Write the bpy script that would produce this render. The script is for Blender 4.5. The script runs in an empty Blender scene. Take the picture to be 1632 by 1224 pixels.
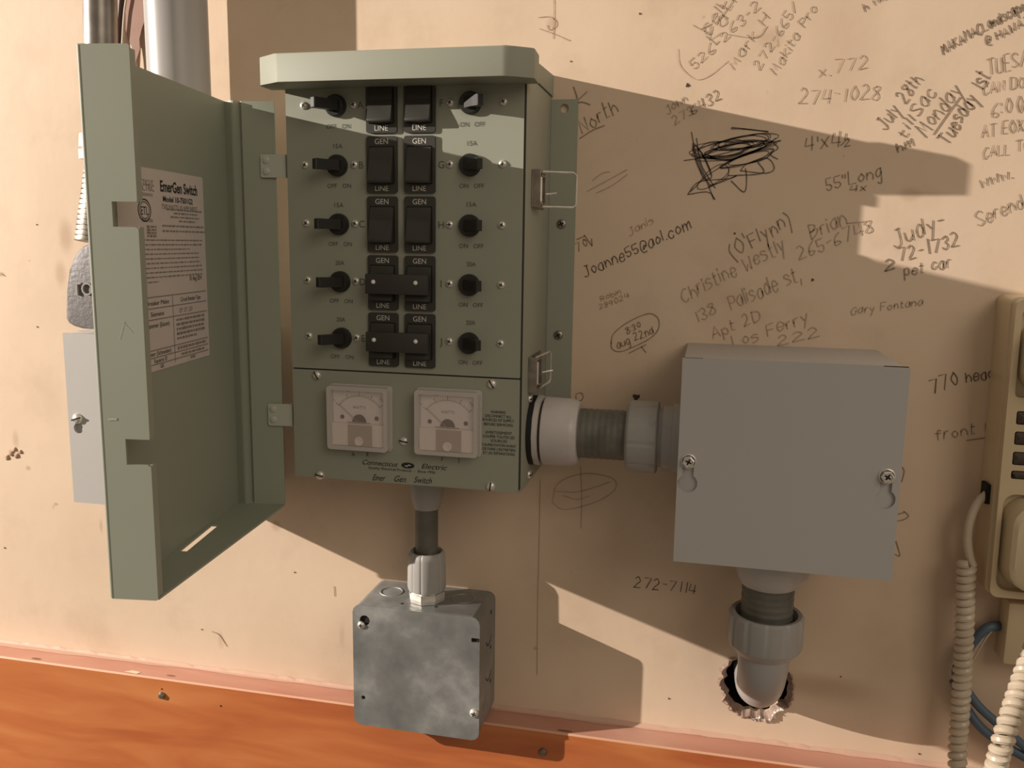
import bpy, bmesh, math, random
from mathutils import Vector, Matrix, Euler

# ------------------------------------------------------------------ scene, camera, light
S = 0.71          # drawing units -> metres (front of the transfer switch is 0.27 units wide)
Z0 = 1.30         # height of the underside of the transfer switch above the floor
scene = bpy.context.scene
COL = scene.collection
random.seed(7)

FPX = 1386.9
CAM = Vector((0.46056, -1.05558, 0.27305))
ROT = Euler((1.4104, -0.01468, 0.22044), 'XYZ').to_matrix()

def M(v):
    return Vector((v[0] * S, v[1] * S, v[2] * S + Z0))

cd = bpy.data.cameras.new('camera')
cam = bpy.data.objects.new('camera', cd)
COL.objects.link(cam)
cam.location = M(CAM)
cam.rotation_euler = Euler((1.4104, -0.01468, 0.22044), 'XYZ')
cd.sensor_fit = 'HORIZONTAL'
cd.sensor_width = 36.0
cd.lens = FPX / 1632.0 * 36.0
cd.clip_start = 0.02
cd.clip_end = 50
scene.camera = cam

scene.view_settings.view_transform = 'Standard'
scene.view_settings.look = 'None'
scene.view_settings.gamma = 1.0
scene.view_settings.use_curve_mapping = False
scene.view_settings.exposure = 0.38

world = bpy.data.worlds.new('room_light')
scene.world = world
world.use_nodes = True
wn = world.node_tree.nodes
wl = world.node_tree.links
wbg = wn['Background']
wtc = wn.new('ShaderNodeTexCoord')
wmap = wn.new('ShaderNodeSeparateXYZ')
wrmp = wn.new('ShaderNodeValToRGB')
wl.new(wtc.outputs['Generated'], wmap.inputs[0])
wmr = wn.new('ShaderNodeMapRange')
wl.new(wmap.outputs['Z'], wmr.inputs['Value'])
wmr.inputs['From Min'].default_value = -1
wmr.inputs['From Max'].default_value = 1
wl.new(wmr.outputs[0], wrmp.inputs[0])
wrmp.color_ramp.elements[0].position = 0.25
wrmp.color_ramp.elements[0].color = (0.30, 0.235, 0.17, 1)
wrmp.color_ramp.elements[1].position = 0.75
wrmp.color_ramp.elements[1].color = (0.52, 0.44, 0.35, 1)
wl.new(wrmp.outputs[0], wbg.inputs[0])
wbg.inputs[1].default_value = 0.40

def lamp(name, kind, loc, energy, color, size=0.05, target=None, size_y=None):
    d = bpy.data.lights.new(name, kind)
    d.energy = energy
    d.color = color
    if kind == 'AREA':
        d.size = size
        if size_y:
            d.shape = 'RECTANGLE'
            d.size_y = size_y
    else:
        d.shadow_soft_size = size
    o = bpy.data.objects.new(name, d)
    COL.objects.link(o)
    o.location = M(loc)
    if target is not None:
        o.rotation_euler = (M(target) - M(loc)).to_track_quat('-Z', 'Y').to_euler()
    return o

# the bare bulb up on the left that draws the long shadows, and an added area fill for the dim room behind the viewer
lamp('bulb_light', 'POINT', (-4.05, -1.92, 1.36), 600, (1.0, 0.89, 0.785), 0.013)
lamp('room_fill_light', 'AREA', (2.6, -2.8, 1.9), 11.5, (1.0, 0.85, 0.69), 1.3, target=(0.5, 0, 0.1))

# ------------------------------------------------------------------ rays from the calibrated camera to true planes
def ray(u, v):
    return ROT @ Vector(((u - 816) / FPX, (612 - v) / FPX, -1.0))

def at(u, v, depth=0.0):
    """point on the plane parallel to the wall, depth units in front of it"""
    d = ray(u, v)
    return CAM + d * ((-depth - CAM.y) / d.y)

def on_plane(u, v, p, n):
    d = ray(u, v)
    return CAM + d * ((Vector(p) - CAM).dot(n) / d.dot(n))

# ------------------------------------------------------------------ materials
def mat(name, col, rough=0.5, metal=0.0, noise=None, scale=8.0, bump=0.0, bscale=200.0, coat=0.0, spec=None, alpha=1.0):
    m = bpy.data.materials.new(name)
    m.use_nodes = True
    nt = m.node_tree
    b = nt.nodes['Principled BSDF']
    b.inputs['Base Color'].default_value = (*col, 1)
    b.inputs['Roughness'].default_value = rough
    b.inputs['Metallic'].default_value = metal
    if coat:
        b.inputs['Coat Weight'].default_value = coat
        b.inputs['Coat Roughness'].default_value = 0.15
    if spec is not None:
        b.inputs['Specular IOR Level'].default_value = spec
    b.inputs['Alpha'].default_value = alpha
    tc = nt.nodes.new('ShaderNodeTexCoord')
    if noise is not None:
        n = nt.nodes.new('ShaderNodeTexNoise')
        n.inputs['Scale'].default_value = scale
        n.inputs['Detail'].default_value = 6
        nt.links.new(tc.outputs['Object'], n.inputs['Vector'])
        r = nt.nodes.new('ShaderNodeValToRGB')
        r.color_ramp.elements[0].position = 0.35
        r.color_ramp.elements[0].color = (*noise, 1)
        r.color_ramp.elements[1].position = 0.65
        r.color_ramp.elements[1].color = (*col, 1)
        nt.links.new(n.outputs['Fac'], r.inputs[0])
        nt.links.new(r.outputs[0], b.inputs['Base Color'])
    if bump:
        n2 = nt.nodes.new('ShaderNodeTexNoise')
        n2.inputs['Scale'].default_value = bscale
        n2.inputs['Detail'].default_value = 3
        nt.links.new(tc.outputs['Object'], n2.inputs['Vector'])
        bp = nt.nodes.new('ShaderNodeBump')
        bp.inputs['Strength'].default_value = bump
        bp.inputs['Distance'].default_value = 0.001
        nt.links.new(n2.outputs['Fac'], bp.inputs['Height'])
        nt.links.new(bp.outputs[0], b.inputs['Normal'])
    return m

green = mat('grey_green_enamel', (0.330, 0.342, 0.278), 0.55, noise=(0.314, 0.327, 0.264), spec=0.3, scale=5, bump=0.05, bscale=2200)
green_in = mat('grey_green_enamel_inside', (0.325, 0.348, 0.275), 0.5, noise=(0.305, 0.328, 0.258), scale=6, bump=0.05, bscale=2200)
green_l = mat('pale_green_hinge_paint', (0.46, 0.48, 0.41), 0.4)
grey = mat('grey_enamel', (0.475, 0.462, 0.450), 0.5, noise=(0.455, 0.443, 0.432), scale=5, bump=0.05, bscale=2200)
pvc = mat('grey_pvc', (0.40, 0.39, 0.375), 0.42, noise=(0.35, 0.342, 0.328), scale=25)
pvc_light = mat('pale_grey_pvc', (0.56, 0.53, 0.515), 0.38, noise=(0.48, 0.455, 0.44), scale=30)
pvc_dark = mat('dark_grey_pvc', (0.15, 0.145, 0.125), 0.45, noise=(0.10, 0.102, 0.085), scale=60, bump=0.5, bscale=150)
pvc_pipe = mat('grey_pvc_pipe', (0.41, 0.395, 0.385), 0.36, noise=(0.37, 0.355, 0.345), scale=10)
black = mat('black_plastic', (0.018, 0.018, 0.016), 0.38)
blackm = mat('black_moulded_plastic', (0.040, 0.039, 0.033), 0.42)
rubber = mat('black_rubber', (0.008, 0.008, 0.008), 0.75)
dark = mat('dark_void', (0.012, 0.010, 0.008), 0.9)
steel = mat('zinc_plated_steel', (0.82, 0.79, 0.73), 0.36, 0.55, noise=(0.66, 0.63, 0.57), scale=120)
steeld = mat('dull_steel', (0.42, 0.38, 0.33), 0.42, 0.85, noise=(0.2, 0.17, 0.14), scale=60)
emt = mat('dull_conduit_steel', (0.34, 0.31, 0.28), 0.36, 0.8, noise=(0.16, 0.13, 0.11), scale=25)
cast = mat('grey_cast_metal', (0.20, 0.19, 0.19), 0.55, 0.1, noise=(0.16, 0.15, 0.155), scale=22, bump=0.5, bscale=350)
white = mat('white_print', (0.62, 0.60, 0.55), 0.6)
white_pt = mat('white_plastic', (0.82, 0.80, 0.76), 0.4)
paper = mat('paper_label', (0.62, 0.56, 0.52), 0.65, noise=(0.60, 0.54, 0.50), scale=40)
ink = mat('black_print', (0.015, 0.014, 0.013), 0.6)
inkgrey = mat('grey_print', (0.10, 0.10, 0.085), 0.6)
inkfaint = mat('fine_grey_print', (0.24, 0.21, 0.19), 0.6)
dialm = mat('meter_dial_card', (0.80, 0.71, 0.68), 0.6)
dialp = mat('meter_lower_frame', (0.80, 0.70, 0.64), 0.5)
dialt = mat('meter_tan_centre', (0.44, 0.345, 0.285), 0.45)
acrylic = mat('milky_acrylic_rim', (0.70, 0.66, 0.62), 0.25, alpha=0.66, coat=0.3)
clear = mat('clear_acrylic_cover', (0.75, 0.72, 0.70), 0.12, alpha=0.13)
needlem = mat('meter_needle_red', (0.42, 0.28, 0.25), 0.5)
ivory = mat('aged_ivory_plastic', (0.66, 0.54, 0.36), 0.3, noise=(0.60, 0.48, 0.30), scale=14, coat=0.2)
ivory_l = mat('ivory_handset_plastic', (0.70, 0.59, 0.40), 0.28, noise=(0.64, 0.53, 0.34), scale=12, coat=0.2)
keym = mat('brown_phone_key', (0.07, 0.052, 0.04), 0.4)
cordm = mat('cream_cord_vinyl', (0.62, 0.53, 0.41), 0.33, noise=(0.52, 0.43, 0.32), scale=20)
bluem = mat('blue_grey_cable_jacket', (0.085, 0.125, 0.175), 0.5)
wirew = mat('pale_wire', (0.62, 0.54, 0.45), 0.45)
brownc = mat('dark_brown_cable', (0.045, 0.02, 0.012), 0.45)
flapm = mat('mauve_paper', (0.42, 0.27, 0.22), 0.8, noise=(0.34, 0.21, 0.17), scale=20)
plaster = mat('white_plaster', (0.80, 0.76, 0.70), 0.9, bump=0.8, bscale=300)
plasterd = mat('torn_wallboard_edge', (0.42, 0.31, 0.25), 0.9, noise=(0.26, 0.17, 0.13), scale=90, bump=0.8, bscale=300)

def pencil(name, c):
    return mat(name, c, 0.55)
pen_dark = pencil('pen_mark', (0.125, 0.092, 0.068))
pen_mid = pencil('pencil_mark', (0.27, 0.20, 0.14))
pen_soft = pencil('soft_pencil_mark', (0.43, 0.325, 0.23))
pen_faint = pencil('faint_pencil_mark', (0.55, 0.42, 0.305))

# galvanised sheet: blotchy zinc spangle
def galvanised():
    m = bpy.data.materials.new('galvanised_sheet')
    m.use_nodes = True
    nt = m.node_tree
    b = nt.nodes['Principled BSDF']
    b.inputs['Metallic'].default_value = 0.4
    tc = nt.nodes.new('ShaderNodeTexCoord')
    n = nt.nodes.new('ShaderNodeTexNoise')
    n.inputs['Scale'].default_value = 17
    n.inputs['Detail'].default_value = 7
    n.inputs['Roughness'].default_value = 0.6
    nt.links.new(tc.outputs['Object'], n.inputs['Vector'])
    r = nt.nodes.new('ShaderNodeValToRGB')
    r.color_ramp.elements[0].position = 0.36
    r.color_ramp.elements[0].color = (0.20, 0.208, 0.205, 1)
    r.color_ramp.elements[1].position = 0.68
    r.color_ramp.elements[1].color = (0.42, 0.42, 0.41, 1)
    e = r.color_ramp.elements.new(0.52)
    e.color = (0.262, 0.268, 0.262, 1)
    nt.links.new(n.outputs['Fac'], r.inputs[0])
    nt.links.new(r.outputs[0], b.inputs['Base Color'])
    r2 = nt.nodes.new('ShaderNodeMapRange')
    r2.inputs['From Min'].default_value = 0.35
    r2.inputs['From Max'].default_value = 0.7
    r2.inputs['To Min'].default_value = 0.36
    r2.inputs['To Max'].default_value = 0.6
    nt.links.new(n.outputs['Fac'], r2.inputs['Value'])
    nt.links.new(r2.outputs[0], b.inputs['Roughness'])
    return m
galv = galvanised()

def wall_material():
    m = bpy.data.materials.new('tan_painted_wallboard')
    m.use_nodes = True
    nt = m.node_tree
    L = nt.links
    b = nt.nodes['Principled BSDF']
    b.inputs['Roughness'].default_value = 0.62
    b.inputs['Specular IOR Level'].default_value = 0.3
    tc = nt.nodes.new('ShaderNodeTexCoord')
    def noise(scale, detail, rough=0.55, vec=None):
        n = nt.nodes.new('ShaderNodeTexNoise')
        n.inputs['Scale'].default_value = scale
        n.inputs['Detail'].default_value = detail
        n.inputs['Roughness'].default_value = rough
        L.new(vec or tc.outputs['Object'], n.inputs['Vector'])
        return n.outputs['Fac']
    def ramp(fac, stops):
        r = nt.nodes.new('ShaderNodeValToRGB')
        r.color_ramp.elements[0].position, r.color_ramp.elements[0].color = stops[0]
        r.color_ramp.elements[1].position, r.color_ramp.elements[1].color = stops[-1]
        for p, c in stops[1:-1]:
            e = r.color_ramp.elements.new(p)
            e.color = c
        L.new(fac, r.inputs[0])
        return r.outputs[0]
    def mix(fac, a, c, mode='MIX'):
        x = nt.nodes.new('ShaderNodeMix')
        x.data_type = 'RGBA'
        x.blend_type = mode
        if isinstance(fac, float):
            x.inputs[0].default_value = fac
        else:
            L.new(fac, x.inputs[0])
        L.new(a, x.inputs[6])
        if isinstance(c, tuple):
            x.inputs[7].default_value = c
        else:
            L.new(c, x.inputs[7])
        return x.outputs[2]
    base = ramp(noise(3.2, 5), [(0.32, (0.62, 0.475, 0.345, 1)), (0.5, (0.695, 0.54, 0.40, 1)), (0.68, (0.735, 0.585, 0.445, 1))])
    # faint smears and grime
    st = ramp(noise(11, 6, 0.62), [(0.52, (0, 0, 0, 1)), (0.74, (0.45, 0.45, 0.45, 1))])
    c = mix(st, base, (0.50, 0.37, 0.255, 1))
    st2 = ramp(noise(55, 3, 0.5), [(0.715, (0, 0, 0, 1)), (0.76, (0.55, 0.55, 0.55, 1))])
    c = mix(st2, c, (0.36, 0.22, 0.13, 1))
    # individual smudges and water marks with soft edges, at their own places on the wall
    for u, v, rx_, rz_, k in ((105, 376, .010, .020, .55), (97, 437, .008, .016, .5), (0, 437, .007, .003, .8), (25, 700, .005, .012, .4), (45, 746, .004, .003, .6), (161, 838, .0025, .009, .45), (352, 1020, .004, .012, .3), (440, 838, .007, .007, .45), (880, 38, .006, .008, .35), (1448, 190, .07, .11, 0), (1228, 62, .012, .010, .3), (545, 1015, .004, .014, .25), (925, 790, .03, .025, .22), (1350, 60, .03, .09, .16), (1325, 1100, .05, .016, .35), (1290, 1090, .05, .012, .3), (1450, 310, .010, .007, .35), (880, 795, .02, .02, .25), (1475, 310, .02, .003, .2)):
        p = at(u, v)
        mp = nt.nodes.new('ShaderNodeMapping')
        mp.vector_type = 'TEXTURE'
        mp.inputs['Location'].default_value = ((p.x - 0.15) * S, 0, (p.z + 0.9) * S)
        mp.inputs['Scale'].default_value = (rx_ * S * 1.6, 1, rz_ * S * 1.6)
        L.new(tc.outputs['Object'], mp.inputs[0])
        ln = nt.nodes.new('ShaderNodeVectorMath')
        ln.operation = 'LENGTH'
        L.new(mp.outputs[0], ln.inputs[0])
        mr = nt.nodes.new('ShaderNodeMapRange')
        mr.interpolation_type = 'SMOOTHSTEP'
        mr.inputs['From Min'].default_value = 1.0
        mr.inputs['From Max'].default_value = 0.2
        mr.inputs['To Max'].default_value = k
        L.new(ln.outputs['Value'], mr.inputs['Value'])
        c = mix(mr.outputs[0], c, (0.40, 0.265, 0.165, 1))
    L.new(c, b.inputs['Base Color'])
    bp = nt.nodes.new('ShaderNodeBump')
    bp.inputs['Strength'].default_value = 0.22
    bp.inputs['Distance'].default_value = 0.0012
    L.new(noise(60, 5), bp.inputs['Height'])
    bp2 = nt.nodes.new('ShaderNodeBump')
    bp2.inputs['Strength'].default_value = 0.3
    bp2.inputs['Distance'].default_value = 0.006
    L.new(noise(5, 2), bp2.inputs['Height'])
    L.new(bp.outputs[0], bp2.inputs['Normal'])
    L.new(bp2.outputs[0], b.inputs['Normal'])
    return m
wallm = wall_material()

def wood_material(name, c0, c1, c2, rough, coat):
    m = bpy.data.materials.new(name)
    m.use_nodes = True
    nt = m.node_tree
    L = nt.links
    b = nt.nodes['Principled BSDF']
    b.inputs['Roughness'].default_value = rough
    b.inputs['Coat Weight'].default_value = coat
    b.inputs['Coat Roughness'].default_value = 0.2
    tc = nt.nodes.new('ShaderNodeTexCoord')
    mp = nt.nodes.new('ShaderNodeMapping')
    mp.inputs['Scale'].default_value = (2.2, 8, 13)
    mp.inputs['Rotation'].default_value = (0, 0.05, 0)
    L.new(tc.outputs['Object'], mp.inputs[0])
    n = nt.nodes.new('ShaderNodeTexNoise')
    n.inputs['Scale'].default_value = 2.6
    n.inputs['Detail'].default_value = 7
    n.inputs['Distortion'].default_value = 0.6
    L.new(mp.outputs[0], n.inputs['Vector'])
    r = nt.nodes.new('ShaderNodeValToRGB')
    r.color_ramp.elements[0].position = 0.28
    r.color_ramp.elements[0].color = (*c0, 1)
    r.color_ramp.elements[1].position = 0.72
    r.color_ramp.elements[1].color = (*c2, 1)
    e = r.color_ramp.elements.new(0.5)
    e.color = (*c1, 1)
    L.new(n.outputs['Fac'], r.inputs[0])
    L.new(r.outputs[0], b.inputs['Base Color'])
    return m
wood = wood_material('varnished_orange_wood', (0.40, 0.10, 0.032), (0.51, 0.155, 0.048), (0.60, 0.225, 0.075), 0.42, 0.2)
woodtop = wood_material('lit_dusty_painted_wood_top', (0.50, 0.22, 0.15), (0.56, 0.28, 0.20), (0.64, 0.36, 0.27), 0.6, 0.0)  # dust and paint tone, plus the wash of grazing light put into the colour

# ------------------------------------------------------------------ geometry helpers (all in drawing units)
def new():
    return bmesh.new()

def box(bm, x0, x1, y0, y1, z0, z1, bev=0.0, seg=2):
    x0, x1 = sorted((x0, x1)); y0, y1 = sorted((y0, y1)); z0, z1 = sorted((z0, z1))
    v = [bm.verts.new(p) for p in ((x0, y0, z0), (x1, y0, z0), (x1, y1, z0), (x0, y1, z0), (x0, y0, z1), (x1, y0, z1), (x1, y1, z1), (x0, y1, z1))]
    fs = [bm.faces.new([v[i] for i in f]) for f in ((0, 3, 2, 1), (4, 5, 6, 7), (0, 1, 5, 4), (1, 2, 6, 5), (2, 3, 7, 6), (3, 0, 4, 7))]
    if bev:
        es = list({e for f in fs for e in f.edges})
        bmesh.ops.bevel(bm, geom=es, offset=bev, segments=seg, profile=0.5, affect='EDGES')
    return bm

def frame(d):
    d = Vector(d).normalized()
    a = Vector((0, 0, 1)) if abs(d.z) < 0.9 else Vector((1, 0, 0))
    u = d.cross(a).normalized()
    return d, u, d.cross(u).normalized()

def lathe(bm, p, d, prof, n=40, mod=None):
    """prof: (distance along d, radius) pairs; mod(angle)->radius factor"""
    d, u, w = frame(d)
    p = Vector(p)
    rings = []
    for t, r in prof:
        if r < 1e-6:
            rings.append([bm.verts.new(p + d * t)])
        else:
            ring = []
            for i in range(n):
                a = 2 * math.pi * i / n
                k = mod(a, t) if mod else 1
                ring.append(bm.verts.new(p + d * t + (u * math.cos(a) + w * math.sin(a)) * r * k))
            rings.append(ring)
    for a, b in zip(rings, rings[1:]):
        if len(a) == 1 and len(b) == 1:
            continue
        for i in range(n):
            j = (i + 1) % n
            if len(a) == 1:
                bm.faces.new((a[0], b[i], b[j]))
            elif len(b) == 1:
                bm.faces.new((a[i], b[0], a[j]))
            else:
                bm.faces.new((a[i], b[i], b[j], a[j]))
    return bm

def smooth(pts, k=8):
    pts = [Vector(p) for p in pts]
    out = []
    P = [pts[0] * 2 - pts[1]] + pts + [pts[-1] * 2 - pts[-2]]
    for i in range(1, len(P) - 2):
        for j in range(k):
            t = j / k
            a, b, c, d = P[i - 1], P[i], P[i + 1], P[i + 2]
            out.append(0.5 * ((2 * b) + (c - a) * t + (2 * a - 5 * b + 4 * c - d) * t * t + (3 * b - a - 3 * c + d) * t ** 3))
    out.append(pts[-1])
    return out

def tube(bm, pts, r, n=10, caps=True):
    pts = [Vector(p) for p in pts]
    rr = r if callable(r) else (lambda t: r)
    rings = []
    u = None
    for i, p in enumerate(pts):
        d = (pts[min(i + 1, len(pts) - 1)] - pts[max(i - 1, 0)]).normalized()
        if u is None:
            u = frame(d)[1]
        u = (u - d * u.dot(d)).normalized()
        w = d.cross(u)
        k = rr(i / (len(pts) - 1))
        rings.append([bm.verts.new(p + (u * math.cos(2 * math.pi * j / n) + w * math.sin(2 * math.pi * j / n)) * k) for j in range(n)])
    for a, b in zip(rings, rings[1:]):
        for j in range(n):
            bm.faces.new((a[j], b[j], b[(j + 1) % n], a[(j + 1) % n]))
    if caps:
        bm.faces.new(rings[0][::-1])
        bm.faces.new(rings[-1])
    return bm

def plate(bm, outer, holes, w0, w1, P):
    """flat plate with holes; outlines are 2-D, P(a, b, w) places them"""
    t = bmesh.new()
    es = []
    loops = []
    for lp in [outer] + list(holes):
        vs = [t.verts.new((a, b, 0)) for a, b in lp]
        loops.append(vs)
        for i in range(len(vs)):
            es.append(t.edges.new((vs[i], vs[(i + 1) % len(vs)])))
    if holes:
        bmesh.ops.triangle_fill(t, use_beauty=True, use_dissolve=False, edges=es)
    else:
        t.faces.new(loops[0])
    t.verts.index_update()
    A = [bm.verts.new(P(v.co.x, v.co.y, w0)) for v in t.verts]
    B = [bm.verts.new(P(v.co.x, v.co.y, w1)) for v in t.verts]
    for f in t.faces:
        ix = [v.index for v in f.verts]
        bm.faces.new([A[i] for i in ix])
        bm.faces.new([B[i] for i in reversed(ix)])
    for vs in loops:
        for i in range(len(vs)):
            a, b = vs[i].index, vs[(i + 1) % len(vs)].index
            bm.faces.new((A[a], B[a], B[b], A[b]))
    t.free()
    return bm

def XZ(a, b, w):
    return (a, w, b)

def rrect(x0, x1, z0, z1, r, n=5):
    out = []
    for cx, cz, a0 in ((x1 - r, z1 - r, 0), (x0 + r, z1 - r, 90), (x0 + r, z0 + r, 180), (x1 - r, z0 + r, 270)):
        for i in range(n + 1):
            a = math.radians(a0 + 90 * i / n)
            out.append((cx + r * math.cos(a), cz + r * math.sin(a)))
    return out

def circ(x, z, r, n=24):
    return [(x + r * math.cos(2 * math.pi * i / n), z + r * math.sin(2 * math.pi * i / n)) for i in range(n)]

# ------------------------------------------------------------------ objects
ROOT = {}
def origin(o):
    while o.parent:
        o = o.parent
    return ROOT.get(o.name, Vector((0, 0, 0)))

def obj(name, bm, m, parent=None, sm=False, label=None, loc=None):
    bmesh.ops.recalc_face_normals(bm, faces=bm.faces)
    if parent is None:
        if loc is None:
            xs = [v.co.x for v in bm.verts]; ys = [v.co.y for v in bm.verts]; zs = [v.co.z for v in bm.verts]
            loc = Vector(((min(xs) + max(xs)) / 2, (min(ys) + max(ys)) / 2, min(zs)))
        o0 = Vector(loc)
    else:
        o0 = origin(parent)
    for v in bm.verts:
        v.co = (v.co - o0) * S
    me = bpy.data.meshes.new(name)
    bm.to_mesh(me)
    bm.free()
    for x in (m if isinstance(m, (list, tuple)) else [m]):
        me.materials.append(x)
    if sm:
        for p in me.polygons:
            p.use_smooth = True
        try:
            me.set_sharp_from_angle(angle=math.radians(38))
        except Exception:
            pass
    o = bpy.data.objects.new(name, me)
    COL.objects.link(o)
    if parent is None:
        o.location = M(o0)
        ROOT[o.name] = o0
    else:
        o.parent = parent
    if label:
        o['label'] = label
    return o

def thing(name, label, cat, loc, group=None):
    o = bpy.data.objects.new(name, None)
    o.empty_display_size = 0.02
    COL.objects.link(o)
    o.location = M(loc)
    ROOT[o.name] = Vector(loc)
    o['label'] = label
    o['category'] = cat
    if group:
        o['group'] = group
    return o

def islands(name, bm, m, parent, sm=False):
    """each loose piece becomes a part of its own"""
    left = set(bm.verts)
    while left:
        st = [left.pop()]; comp = set(st)
        while st:
            v = st.pop()
            for e_ in v.link_edges:
                w = e_.other_vert(v)
                if w not in comp:
                    comp.add(w); st.append(w)
        left -= comp
        nb = new()
        mp = {v: nb.verts.new(v.co) for v in comp}
        for f in {f for v in comp for f in v.link_faces}:
            nb.faces.new([mp[v] for v in f.verts])
        obj(name, nb, m, parent, sm)
    bm.free()

def tag(o, label, cat, group=None):
    o['label'] = label
    o['category'] = cat
    if group:
        o['group'] = group
    return o

def inst(name, me, parent, pos, rot=(0, 0, 0), k=1.0):
    """a repeat of a part mesh that is drawn about its own origin"""
    o = bpy.data.objects.new(name, me)
    COL.objects.link(o)
    o.parent = parent
    o.location = (Vector(pos) - origin(parent)) * S
    o.rotation_euler = rot
    o.scale = (k, k, k)
    return o

def proto(bm, mats, name, sm=True):
    bmesh.ops.recalc_face_normals(bm, faces=bm.faces)
    for v in bm.verts:
        v.co = v.co * S
    me = bpy.data.meshes.new(name)
    bm.to_mesh(me)
    bm.free()
    for m in mats:
        me.materials.append(m)
    if sm:
        for p in me.polygons:
            p.use_smooth = True
        me.set_sharp_from_angle(angle=math.radians(38))
    return me

# text --------------------------------------------------------------
TEXT = {}
def glyphs(s, shear=0.0, bold=0.0):
    key = (s, shear, bold)
    if key not in TEXT:
        cu = bpy.data.curves.new('t', 'FONT')
        cu.body = s
        cu.size = 1.0
        cu.shear = shear
        cu.offset = bold
        cu.resolution_u = 3
        ob = bpy.data.objects.new('t', cu)
        COL.objects.link(ob)
        bpy.context.view_layer.update()
        dg = bpy.context.evaluated_depsgraph_get()
        me = bpy.data.meshes.new_from_object(ob.evaluated_get(dg))
        vs = [v.co.copy() for v in me.vertices]
        fs = [tuple(p.vertices) for p in me.polygons]
        bpy.data.objects.remove(ob)
        bpy.data.curves.remove(cu)
        bpy.data.meshes.remove(me)
        TEXT[key] = (vs, fs)
    return TEXT[key]

def text(bm, s, o, ux, uy, h, width=None, align='C', shear=0.0, n=None, mi=0, lift=0.0, bold=0.0):
    """s set on the plane (o, ux, uy); h = cap height; width stretches the line"""
    vs, fs = glyphs(s, shear, bold)
    if not vs:
        return
    o = Vector(o); ux = Vector(ux).normalized(); uy = Vector(uy).normalized()
    x0 = min(v.x for v in vs); x1 = max(v.x for v in vs)
    ky = h / 0.70
    kx = ky if width is None else width / (x1 - x0)
    off = {'C': -(x0 + x1) / 2, 'L': -x0, 'R': -x1}[align]
    nn = ux.cross(uy) * lift
    vv = [bm.verts.new(o + nn + ux * (v.x + off) * kx + uy * v.y * ky) for v in vs]
    for f in fs:
        try:
            fc = bm.faces.new([vv[i] for i in f])
            fc.material_index = mi
        except ValueError:
            pass

def line(bm, a, b, w, n, mi=0):
    a = Vector(a); b = Vector(b)
    s = (b - a).cross(Vector(n)).normalized() * w / 2
    f = bm.faces.new([bm.verts.new(p) for p in (a - s, b - s, b + s, a + s)])
    f.material_index = mi

# single-stroke handwriting -------------------------------------------
G = {
 'a': '~47 27 05 13 33 46|47 43', 'b': '09 03|~05 27 45 33 03', 'c': '~46 27 05 13 33 44', 'd': '~45 27 05 13 33 45|49 43',
 'e': '~05 45 46 27 05 13 33 44', 'f': '~48 39 28 23|07 47', 'g': '~47 27 05 23 45|~47 42 30 11', 'h': '09 03|~05 27 45 43',
 'i': '07 03|08 09', 'j': '~37 31 20 01|38 39', 'k': '09 03|47 05 43', 'l': '09 03', 'm': '07 03|~05 27 35 33|~35 57 65 63',
 'n': '07 03|~05 27 45 43', 'o': '~27 05 23 45 27', 'p': '07 00|~06 27 45 33 04', 'q': '~45 27 05 23 45|47 40', 'r': '07 03|~05 17 37',
 's': '~46 27 06 35 44 23 03', 't': '19 13 33|07 37', 'u': '~07 04 23 45|47 43', 'v': '07 23 47', 'w': '07 13 36 53 67',
 'x': '07 43|47 03', 'y': '07 24|47 10', 'z': '07 47 03 43',
 'A': '03 39 63|15 55', 'B': '03 09|~09 48 26 06|~06 56 44 03', 'C': '~58 39 06 13 33 54', 'D': '03 09|~09 58 54 03',
 'E': '59 09 03 53|06 46', 'F': '59 09 03|06 46', 'G': '~58 39 06 13 43 56|56 36', 'H': '09 03|59 53|06 56', 'I': '09 49|29 23|03 43',
 'J': '~49 44 23 04|29 59', 'K': '09 03|59 06 53', 'L': '09 03 53', 'M': '03 19 35 59 63', 'N': '03 09 53 59', 'O': '~39 06 33 66 39',
 'P': '03 09|~09 48 46 06', 'R': '03 09|~09 48 46 06|16 53', 'S': '~58 39 08 45 54 23 04', 'T': '09 69|39 33', 'U': '~09 04 33 54 59',
 'V': '09 33 69', 'W': '09 13 36 53 69', 'X': '09 53|59 03', 'Y': '09 36 69|36 33', 'Z': '09 59 03 53',
 '0': '~39 16 33 56 39', '1': '29 23', '2': '~08 29 47 25 03|03 53', '3': '~08 39 47 26 44 23 04', '4': '19 05 55|49 43',
 '5': '49 09 06|~06 36 44 23 04', '6': '~49 17 04 23 44 25 05', '7': '09 59 23', '8': '~29 08 36 44 23 04 26 48 29', '9': '~47 29 07 25 47 33',
 '-': '06 36', '.': '03 13', ',': '13 01', '/': '03 59', '(': '~29 06 20', ')': '~09 26 00', "'": '09 07', '"': '09 07|29 27', ':': '04 05|07 08',
 '@': '~55 36 24 45 56 58 29 05 22 52', '=': '05 45|07 47', ' ': '',
}
WALL_EPS = 0.0007
def ribbon(bm, pts, w):
    pts = [Vector(p) for p in pts]
    n = Vector((0, -1, 0))
    L_, R_ = [], []
    for i, p in enumerate(pts):
        d = pts[min(i + 1, len(pts) - 1)] - pts[max(i - 1, 0)]
        if d.length < 1e-7:
            d = Vector((1, 0, 0))
        s = d.cross(n).normalized() * w / 2 * random.uniform(0.75, 1.2)
        L_.append(bm.verts.new(p - s)); R_.append(bm.verts.new(p + s))
    for i in range(len(pts) - 1):
        bm.faces.new((L_[i], L_[i + 1], R_[i + 1], R_[i]))

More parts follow.
